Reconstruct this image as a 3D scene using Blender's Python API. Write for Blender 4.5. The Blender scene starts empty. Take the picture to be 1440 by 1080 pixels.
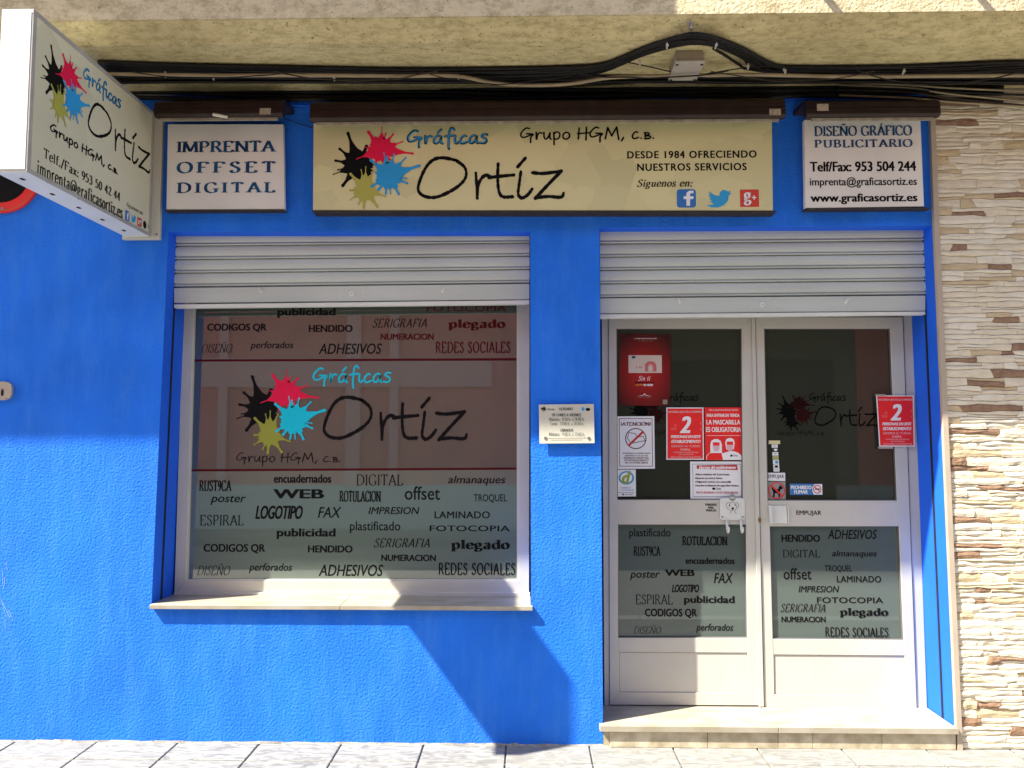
import bpy, bmesh, math, random
from mathutils import Vector, Matrix
random.seed(7)
R = math.radians
SC = bpy.context.scene
C = SC.collection

# ------------------------------------------------------------------ camera, sky, sun, exposure
EYE = 1.625; DIST = 4.04; FOC = 1080.0
cd = bpy.data.cameras.new('camera'); cam = bpy.data.objects.new('camera', cd); C.objects.link(cam)
cd.sensor_width = 36; cd.lens = 27.0; cd.clip_start = 0.05; cd.clip_end = 400
cam.location = (0, -DIST, EYE)
cam.rotation_euler = (R(90 + 3.81), 0, R(1.11))
SC.camera = cam
CR = cam.rotation_euler.to_matrix()
SUN = Vector((2.15, 1.0, -2.87)).normalized()
w = bpy.data.worlds.new('World'); SC.world = w; w.use_nodes = True
nt = w.node_tree; bg = nt.nodes['Background']
sky = nt.nodes.new('ShaderNodeTexSky'); sky.sky_type = 'NISHITA'; sky.sun_disc = False
sky.sun_elevation = math.asin(-SUN.z); sky.sun_rotation = math.atan2(-SUN.x, -SUN.y)
nt.links.new(sky.outputs[0], bg.inputs[0]); bg.inputs[1].default_value = 0.11
sl = bpy.data.lights.new('sun', 'SUN'); sl.energy = 4.2; sl.angle = R(0.5); sl.color = (1, .95, .84)
so = bpy.data.objects.new('sun', sl); C.objects.link(so)
so.rotation_euler = SUN.to_track_quat('-Z', 'Y').to_euler(); so.location = (-6, -4, 9)
SC.view_settings.view_transform = 'Standard'; SC.view_settings.look = 'None'
SC.view_settings.exposure = 1.85; SC.view_settings.gamma = 1; SC.view_settings.use_curve_mapping = False

# ------------------------------------------------------------------ helpers: photo measurement -> metres on a real plane
def ray(px, py): return CR @ Vector(((px - 720) / FOC, -(py - 540) / FOC, -1.0))
def W(px, py, Y=0.0):
    d = ray(px, py); t = (Y + DIST) / d.y
    return Vector((d.x * t, Y, EYE + d.z * t))
def H(px, py, z):
    d = ray(px, py); t = (z - EYE) / d.z
    return Vector((d.x * t, -DIST + d.y * t, z))
def SX(px, py, X):
    d = ray(px, py); t = X / d.x
    return Vector((X, -DIST + d.y * t, EYE + d.z * t))

# ------------------------------------------------------------------ materials
def lin(r, g, b):
    f = lambda c: (c / 255 / 12.92) if c / 255 <= .04045 else ((c / 255 + .055) / 1.055) ** 2.4
    return (f(r), f(g), f(b), 1)
MATS = {}
def mat(name, col, rough=.6, metal=0.0, var=0.0, scale=8.0, bump=0.0, bscale=60.0, col2=None, coat=0.0, spec=.5, detail=6, stretch=None):
    if name in MATS: return MATS[name]
    m = bpy.data.materials.new(name); m.use_nodes = True; n = m.node_tree; L = n.links
    b = n.nodes['Principled BSDF']
    b.inputs['Roughness'].default_value = rough; b.inputs['Metallic'].default_value = metal
    b.inputs['Specular IOR Level'].default_value = spec; b.inputs['Coat Weight'].default_value = coat
    col = tuple(col[:3]) + (1,)
    b.inputs['Base Color'].default_value = col
    tc = n.nodes.new('ShaderNodeTexCoord'); src = tc.outputs['Object']
    if stretch:
        mp = n.nodes.new('ShaderNodeMapping'); mp.inputs['Scale'].default_value = stretch
        L.new(src, mp.inputs[0]); src = mp.outputs[0]
    if var or col2:
        t = n.nodes.new('ShaderNodeTexNoise'); t.inputs['Scale'].default_value = scale; t.inputs['Detail'].default_value = detail
        L.new(src, t.inputs[0])
        r = n.nodes.new('ShaderNodeValToRGB'); L.new(t.outputs[0], r.inputs[0])
        r.color_ramp.elements[0].position = .32; r.color_ramp.elements[1].position = .68
        c2 = tuple(col2[:3]) + (1,) if col2 else tuple(max(0, c * (1 - var)) for c in col[:3]) + (1,)
        r.color_ramp.elements[0].color = c2
        r.color_ramp.elements[1].color = col if col2 else tuple(min(1, c * (1 + var * .5)) for c in col[:3]) + (1,)
        L.new(r.outputs[0], b.inputs['Base Color'])
    if bump:
        t2 = n.nodes.new('ShaderNodeTexNoise'); t2.inputs['Scale'].default_value = bscale; t2.inputs['Detail'].default_value = 4
        L.new(src, t2.inputs[0])
        bu = n.nodes.new('ShaderNodeBump'); bu.inputs['Strength'].default_value = 1.0; bu.inputs['Distance'].default_value = bump
        L.new(t2.outputs[0], bu.inputs['Height']); L.new(bu.outputs[0], b.inputs['Normal'])
    MATS[name] = m
    return m

def stucco_blue():
    m = mat('blue_wall_paint', (.016, .170, .80), .9, spec=.25, var=.15, scale=2.2, bump=.0055, bscale=82)
    n = m.node_tree; L = n.links; b = n.nodes['Principled BSDF']
    # worn marks: faint whitish scuffs and slightly faded lower wall
    tc = [x for x in n.nodes if x.type == 'TEX_COORD'][0]
    mp = n.nodes.new('ShaderNodeMapping'); mp.inputs['Scale'].default_value = (5, 5, 1.2); L.new(tc.outputs['Object'], mp.inputs[0])
    t = n.nodes.new('ShaderNodeTexNoise'); t.inputs['Scale'].default_value = 2.2; t.inputs['Detail'].default_value = 9; t.inputs['Roughness'].default_value = .7
    L.new(mp.outputs[0], t.inputs[0])
    r = n.nodes.new('ShaderNodeValToRGB'); r.color_ramp.elements[0].position = .46; r.color_ramp.elements[1].position = .78
    r.color_ramp.elements[0].color = (0, 0, 0, 1); r.color_ramp.elements[1].color = (.5, .5, .5, 1); L.new(t.outputs[0], r.inputs[0])
    mx = n.nodes.new('ShaderNodeMix'); mx.data_type = 'RGBA'; old = b.inputs['Base Color'].links[0].from_socket
    L.new(r.outputs[0], mx.inputs[0]); L.new(old, mx.inputs[6]); mx.inputs[7].default_value = (.06, .26, .80, 1)
    L.new(mx.outputs[2], b.inputs['Base Color'])
    return m
M_BLUE = stucco_blue()
M_BLUE_S = mat('blue_smooth_paint', (.012, .125, .78), .7, spec=.25, var=.08, scale=4, bump=.0008, bscale=60)
M_ALU = mat('pale_aluminium', (.53, .515, .455), .38, var=.05, scale=6, bump=.0002, bscale=200)
M_ALU2 = mat('grey_gasket', (.12, .11, .11), .6)
M_SHUT = mat('shutter_paint', (.53, .565, .52), .42, var=.10, scale=5, bump=.0004, bscale=25, stretch=(.3, 1, 2))
M_BLACK = mat('black_vinyl', (.004, .004, .004), .6, spec=.12)
M_DKRED = mat('dark_red_vinyl_and_reflection_tint', (.075, .004, .006), .6, spec=.12)
M_PINK = mat('red_pink_print', (.78, .012, .07), .6, spec=.15)
M_CYAN = mat('cyan_vinyl', (.01, .55, .72), .6, spec=.15)
M_SKYB = mat('blue_print', (.03, .32, .66), .6, spec=.15)
M_OLIVE = mat('olive_print', (.30, .32, .05), .6, spec=.15)
M_OLIVE2 = mat('olive_sign_print', (.42, .40, .07), .4)
M_NAVY = mat('navy_print', (.008, .03, .10), .5, col2=(.012, .10, .22), scale=9, spec=.15)
M_WHITE = mat('white_print', (.80, .80, .80), .5)
M_CREAMP = mat('cream_enamel', (.55, .53, .44), .45, var=.08, scale=5)
M_GREYW = mat('white_metal_sheet', (.68, .69, .64), .4, var=.08, scale=7)
M_BROWN = mat('dark_brown_metal', (.026, .013, .008), .45, spec=.3, var=.4, scale=14, bump=.0005, bscale=50)
M_RAIL = mat('rusty_dark_rail', (.030, .020, .015), .7, var=.6, scale=40, bump=.001, bscale=120)
M_STRIP = mat('grey_dirty_strip', (.28, .25, .18), .5, var=.3, scale=30)
M_RED = mat('red_enamel', (.72, .02, .015), .4, var=.1, scale=6)
M_POSTRED = mat('bright_red_paper', (.80, .015, .015), .5, var=.06, scale=20)
M_PAPER = mat('white_paper', (.74, .75, .76), .6)
M_BRASS = mat('brass_lock', (.30, .18, .06), .35, metal=.8)
M_STEEL = mat('screw_steel', (.35, .34, .32), .35, metal=.7)
M_DARK = mat('black_gap', (.004, .004, .004), .9)
M_CABLE = mat('black_cable', (.007, .006, .005), .5, var=.5, scale=20, spec=.25)
M_CABLE2 = mat('dusty_brown_cable', (.040, .028, .017), .6, spec=.25, var=.5, scale=15)
M_COND = mat('beige_conduit', (.30, .24, .14), .55, var=.25, scale=9)
M_BOX = mat('dirty_beige_plastic', (.30, .26, .19), .6, var=.25, scale=12)
M_MARBLE = mat('cream_marble', (.42, .385, .31), .4, col2=(.30, .255, .18), scale=6, bump=.0006, bscale=18, detail=10, stretch=(1, 2.4, 1))
M_RISER = mat('stained_marble', (.58, .52, .38), .5, col2=(.33, .27, .17), scale=14, bump=.001, bscale=40, detail=10)
M_TRIM = mat('beige_corner_trim', (.46, .38, .29), .5, var=.1)
M_MORTAR = mat('stone_backing', (.40, .33, .24), .9, var=.2, bump=.002)
ST = [mat('stone_cream', (.76, .68, .52), .85, col2=(.66, .58, .43), scale=30, bump=.004, bscale=70, stretch=(.6, 1, 2)),
      mat('stone_pale', (.80, .74, .60), .85, col2=(.70, .63, .49), scale=22, bump=.004, bscale=60, stretch=(.6, 1, 2)),
      mat('stone_sand', (.62, .50, .31), .85, col2=(.52, .41, .25), scale=26, bump=.004, bscale=80, stretch=(.6, 1, 2)),
      mat('stone_brown', (.34, .21, .13), .85, col2=(.23, .135, .08), scale=40, bump=.004, bscale=90)]

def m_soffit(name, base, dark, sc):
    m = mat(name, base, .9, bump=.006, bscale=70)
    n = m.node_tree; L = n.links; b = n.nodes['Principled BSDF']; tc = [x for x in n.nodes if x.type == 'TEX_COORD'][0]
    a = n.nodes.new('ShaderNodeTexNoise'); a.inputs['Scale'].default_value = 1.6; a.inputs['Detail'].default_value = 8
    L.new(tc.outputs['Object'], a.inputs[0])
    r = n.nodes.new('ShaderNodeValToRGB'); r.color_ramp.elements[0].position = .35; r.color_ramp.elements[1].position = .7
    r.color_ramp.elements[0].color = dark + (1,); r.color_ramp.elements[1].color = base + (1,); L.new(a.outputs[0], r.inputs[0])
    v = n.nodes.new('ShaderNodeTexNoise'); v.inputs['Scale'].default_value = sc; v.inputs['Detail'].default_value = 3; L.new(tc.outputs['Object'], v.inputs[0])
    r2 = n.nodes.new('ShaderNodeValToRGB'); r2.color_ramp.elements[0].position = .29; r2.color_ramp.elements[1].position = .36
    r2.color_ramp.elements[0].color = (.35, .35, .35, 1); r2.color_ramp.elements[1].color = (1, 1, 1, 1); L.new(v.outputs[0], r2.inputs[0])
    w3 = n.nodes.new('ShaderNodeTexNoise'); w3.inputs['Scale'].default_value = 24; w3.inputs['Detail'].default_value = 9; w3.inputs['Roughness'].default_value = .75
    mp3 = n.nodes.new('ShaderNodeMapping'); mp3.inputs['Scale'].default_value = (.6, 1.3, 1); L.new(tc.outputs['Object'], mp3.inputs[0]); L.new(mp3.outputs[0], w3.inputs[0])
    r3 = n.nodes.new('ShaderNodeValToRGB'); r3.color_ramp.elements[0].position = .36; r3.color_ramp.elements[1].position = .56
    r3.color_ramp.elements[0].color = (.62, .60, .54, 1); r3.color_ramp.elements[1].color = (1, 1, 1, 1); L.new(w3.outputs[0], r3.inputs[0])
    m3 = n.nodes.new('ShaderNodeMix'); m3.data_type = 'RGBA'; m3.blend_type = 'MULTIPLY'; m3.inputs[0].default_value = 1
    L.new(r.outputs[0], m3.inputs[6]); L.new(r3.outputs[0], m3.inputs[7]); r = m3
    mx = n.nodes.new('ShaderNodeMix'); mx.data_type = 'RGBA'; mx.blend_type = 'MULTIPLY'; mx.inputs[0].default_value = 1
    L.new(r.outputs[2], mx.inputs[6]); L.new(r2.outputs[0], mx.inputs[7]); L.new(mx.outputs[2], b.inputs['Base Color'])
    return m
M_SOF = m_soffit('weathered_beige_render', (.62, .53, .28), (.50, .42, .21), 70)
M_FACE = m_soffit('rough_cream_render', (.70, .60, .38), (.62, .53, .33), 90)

def m_glass(name, col, coatw, ior):
    m = bpy.data.materials.new(name); m.use_nodes = True; b = m.node_tree.nodes['Principled BSDF']
    b.inputs['Base Color'].default_value = col + (1,); b.inputs['Roughness'].default_value = .9
    b.inputs['Specular IOR Level'].default_value = .0
    b.inputs['Coat Weight'].default_value = coatw; b.inputs['Coat IOR'].default_value = ior; b.inputs['Coat Roughness'].default_value = .015
    return m
M_GLASS = m_glass('vinyl_backed_glass', (.062, .082, .064), 1.0, 2.2)
M_GLASSU = m_glass('dark_tinted_glass', (.030, .032, .022), 1.0, 1.6)
M_GLASSL = m_glass('vinyl_backed_door_glass', (.085, .11, .095), 1.0, 1.6)

def m_sign(name, base, shapes):
    m = mat(name, base, .35)
    n = m.node_tree; L = n.links; b = n.nodes['Principled BSDF']; tc = [x for x in n.nodes if x.type == 'TEX_COORD'][0]
    mp = n.nodes.new('ShaderNodeMapping'); mp.inputs['Rotation'].default_value = (.0, .5, .3); L.new(tc.outputs['Object'], mp.inputs[0])
    v = n.nodes.new('ShaderNodeTexVoronoi'); v.inputs['Scale'].default_value = shapes; v.distance = 'CHEBYCHEV'; L.new(mp.outputs[0], v.inputs[0])
    sp = n.nodes.new('ShaderNodeSeparateColor'); L.new(v.outputs['Color'], sp.inputs[0])
    r = n.nodes.new('ShaderNodeValToRGB'); L.new(sp.outputs[0], r.inputs[0]); e = r.color_ramp.elements
    e[0].color = tuple(c * .80 for c in base) + (1,); e[1].color = tuple(min(1, c * 1.10) for c in base) + (1,)
    e.new(.5).color = base + (1,)
    t = n.nodes.new('ShaderNodeTexNoise'); t.inputs['Scale'].default_value = 2.5; L.new(tc.outputs['Object'], t.inputs[0])
    mx = n.nodes.new('ShaderNodeMix'); mx.data_type = 'RGBA'; L.new(t.outputs[0], mx.inputs[0]); L.new(r.outputs[0], mx.inputs[6]); mx.inputs[7].default_value = base + (1,)
    L.new(mx.outputs[2], b.inputs['Base Color'])
    return m
M_SIGN = m_sign('printed_olive_cream_panel', (.66, .60, .31), 4.5)
M_SIGN2 = m_sign('printed_cream_panel', (.70, .65, .46), 1.5)
M_SIGNW = mat('off_white_panel', (.78, .74, .67), .4, var=.07, scale=4)

def m_tile():
    m = mat('slate_pattern_tile', (.30, .29, .27), .75)
    n = m.node_tree; L = n.links; b = n.nodes['Principled BSDF']; tc = [x for x in n.nodes if x.type == 'TEX_COORD'][0]
    oi = n.nodes.new('ShaderNodeObjectInfo')
    ad = n.nodes.new('ShaderNodeVectorMath'); ad.operation = 'ADD'; sc = n.nodes.new('ShaderNodeVectorMath'); sc.operation = 'SCALE'
    L.new(oi.outputs['Location'], sc.inputs[0]); sc.inputs['Scale'].default_value = 3.7
    L.new(tc.outputs['Object'], ad.inputs[0]); L.new(sc.outputs[0], ad.inputs[1])
    mp = n.nodes.new('ShaderNodeMapping'); mp.inputs['Scale'].default_value = (1, 3.2, 1); mp.inputs['Rotation'].default_value = (0, 0, .5); L.new(ad.outputs[0], mp.inputs[0])
    t = n.nodes.new('ShaderNodeTexNoise'); t.inputs['Scale'].default_value = 9; t.inputs['Detail'].default_value = 8; t.inputs['Distortion'].default_value = 1.6; L.new(mp.outputs[0], t.inputs[0])
    r = n.nodes.new('ShaderNodeValToRGB'); e = r.color_ramp.elements; e[0].position = .40; e[1].position = .60
    e[0].color = (.08, .08, .083, 1); e[1].color = (.29, .285, .26, 1); L.new(t.outputs[0], r.inputs[0])
    g = n.nodes.new('ShaderNodeTexNoise'); g.inputs['Scale'].default_value = .9; L.new(oi.outputs['Location'], g.inputs[0])
    mx = n.nodes.new('ShaderNodeMix'); mx.data_type = 'RGBA'; L.new(g.outputs[0], mx.inputs[0]); L.new(r.outputs[0], mx.inputs[6]); mx.inputs[7].default_value = (.27, .26, .235, 1)
    L.new(mx.outputs[2], b.inputs['Base Color'])
    bu = n.nodes.new('ShaderNodeBump'); bu.inputs['Distance'].default_value = .006; L.new(t.outputs[0], bu.inputs['Height']); L.new(bu.outputs[0], b.inputs['Normal'])
    return m
M_TILE = m_tile()
M_GROUT = mat('pale_grout', (.19, .18, .16), .9, var=.15, scale=12)
M_ASPH = mat('pale_bounce_road', (.26, .25, .23), .9, var=.3, scale=60, bump=.004, bscale=200)  # unseen road, its tone raised to bounce warm fill onto the facade

# ------------------------------------------------------------------ object helpers
ORG = {}
def thing(name, label, cat, loc=(0, 0, 0), group=None):
    o = bpy.data.objects.new(name, None); C.objects.link(o); o.location = loc; o.empty_display_size = .1
    o['label'] = label; o['category'] = cat
    if group: o['group'] = group
    ORG[o.name] = Vector(loc)
    return o
def obj(name, verts, faces, m, parent=None, label=None, cat=None, group=None, kind=None, smooth=False, bevel=0, seg=1):
    me = bpy.data.meshes.new(name)
    verts = [Vector(v) for v in verts]
    if parent is None and kind is None:
        lo = Vector((min(v.x for v in verts) + max(v.x for v in verts), min(v.y for v in verts) + max(v.y for v in verts), 2 * min(v.z for v in verts))) / 2
    elif parent is None: lo = Vector((0, 0, 0))
    else: lo = Vector((0, 0, 0))
    me.from_pydata([v - lo for v in verts], [], faces); me.update()
    if bevel:
        bm = bmesh.new(); bm.from_mesh(me)
        bmesh.ops.recalc_face_normals(bm, faces=bm.faces)
        bmesh.ops.bevel(bm, geom=bm.edges[:], offset=bevel, segments=seg, affect='EDGES', clamp_overlap=True)
        bm.to_mesh(me); bm.free()
    if smooth:
        for p in me.polygons: p.use_smooth = True
    me.materials.append(m)
    o = bpy.data.objects.new(name, me); C.objects.link(o)
    if parent:
        o.parent = parent
        q = parent; tot = Vector((0, 0, 0))
        while q: tot += q.location; q = q.parent
        o.location = -tot
    else: o.location = lo
    if label: o['label'] = label
    if cat: o['category'] = cat
    if group: o['group'] = group
    if kind: o['kind'] = kind
    return o
class MB:
    def __init__(s): s.v = []; s.f = []
    def add(s, v, f):
        k = len(s.v); s.v += [Vector(a) for a in v]; s.f += [tuple(i + k for i in q) for q in f]; return s
    def prism(s, front, back):           # two loops with equal count
        n = len(front)
        return s.add(list(front) + list(back), [tuple(range(n - 1, -1, -1)), tuple(range(n, 2 * n))] + [(i, (i + 1) % n, n + (i + 1) % n, n + i) for i in range(n)])
    def box(s, x0, x1, y0, y1, z0, z1):
        return s.prism([(x0, y0, z0), (x1, y0, z0), (x1, y0, z1), (x0, y0, z1)], [(x0, y1, z0), (x1, y1, z0), (x1, y1, z1), (x0, y1, z1)])
    def pp(s, px, Y0, Y1):               # polygon measured on plane Y0, pushed to Y1
        f = [W(a, b, Y0) for a, b in px]
        return s.prism(f, [Vector((p.x, Y1, p.z)) for p in f])
    def tube(s, pts, r, n=6):
        pts = [Vector(p) for p in pts]; k = len(s.v)
        for i, p in enumerate(pts):
            d = (pts[min(i + 1, len(pts) - 1)] - pts[max(i - 1, 0)]).normalized()
            a = d.cross(Vector((0, 0, 1)));
            if a.length < .01: a = d.cross(Vector((0, 1, 0)))
            a.normalize(); b = a.cross(d)
            for j in range(n):
                t = 2 * math.pi * j / n; s.v.append(p + (a * math.cos(t) + b * math.sin(t)) * r)
        for i in range(len(pts) - 1):
            for j in range(n):
                s.f.append((k + i * n + j, k + i * n + (j + 1) % n, k + (i + 1) * n + (j + 1) % n, k + (i + 1) * n + j))
        s.f.append(tuple(k + j for j in range(n - 1, -1, -1))); s.f.append(tuple(k + (len(pts) - 1) * n + j for j in range(n)))
        return s
    def disc(s, c, r, Y1, n=20, rx=None):    # short cylinder facing -Y
        c = Vector(c); rx = rx or r
        f = [c + Vector((rx * math.cos(2 * math.pi * i / n), 0, r * math.sin(2 * math.pi * i / n))) for i in range(n)]
        return s.prism(f, [Vector((p.x, Y1, p.z)) for p in f])
    def build(s, name, m, parent=None, **k): return obj(name, s.v, s.f, m, parent, **k)
def quad(a, b, c, d): return [a, b, c, d]
def spline(P, n=5, closed=False):
    P = [Vector(p) for p in P]; out = []; N = len(P)
    rng = N if closed else N - 1
    for i in range(rng):
        if closed: p0, p1, p2, p3 = P[i - 1], P[i], P[(i + 1) % N], P[(i + 2) % N]
        else: p0, p1, p2, p3 = P[max(i - 1, 0)], P[i], P[i + 1], P[min(i + 2, N - 1)]
        for k in range(n):
            t = k / n
            out.append(.5 * ((2 * p1) + (p2 - p0) * t + (2 * p0 - 5 * p1 + 4 * p2 - p3) * t * t + (3 * p1 - p0 - 3 * p2 + p3) * t ** 3))
    out.append(P[0].copy() if closed else P[-1])
    return out

# ------------------------------------------------------------------ lettering: outlines in 2D, fitted to the size they have on their sign
V2 = lambda p: Vector((p[0], p[1], 0))
def ribbon(out, pts, wfun, caps=True, layer=0):
    pts = [V2(p) for p in pts]; n = len(pts)
    if n < 2: return
    vs = []
    for i, p in enumerate(pts):
        d = pts[min(i + 1, n - 1)] - pts[max(i - 1, 0)]
        if d.length < 1e-6: d = Vector((1, 0, 0))
        d.normalize(); nn = Vector((-d.y, d.x, 0)); wd = wfun(d, i) / 2
        vs += [p + nn * wd, p - nn * wd]
    k = len(out[0])
    for v in vs: out[0].append((v.x, v.y, layer))
    for i in range(n - 1): out[1].append((k + 2 * i, k + 2 * i + 1, k + 2 * i + 3, k + 2 * i + 2))
    if caps:
        for p, wd in ((pts[0], (vs[0] - vs[1]).length / 2), (pts[-1], (vs[-1] - vs[-2]).length / 2)):
            k = len(out[0])
            for j in range(8): out[0].append((p.x + wd * math.cos(j * math.pi / 4), p.y + wd * math.sin(j * math.pi / 4), layer + .5))
            out[1].append(tuple(range(k, k + 8)))
ST12 = ('l', [(.12, 0), (.12, 1)])
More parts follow.
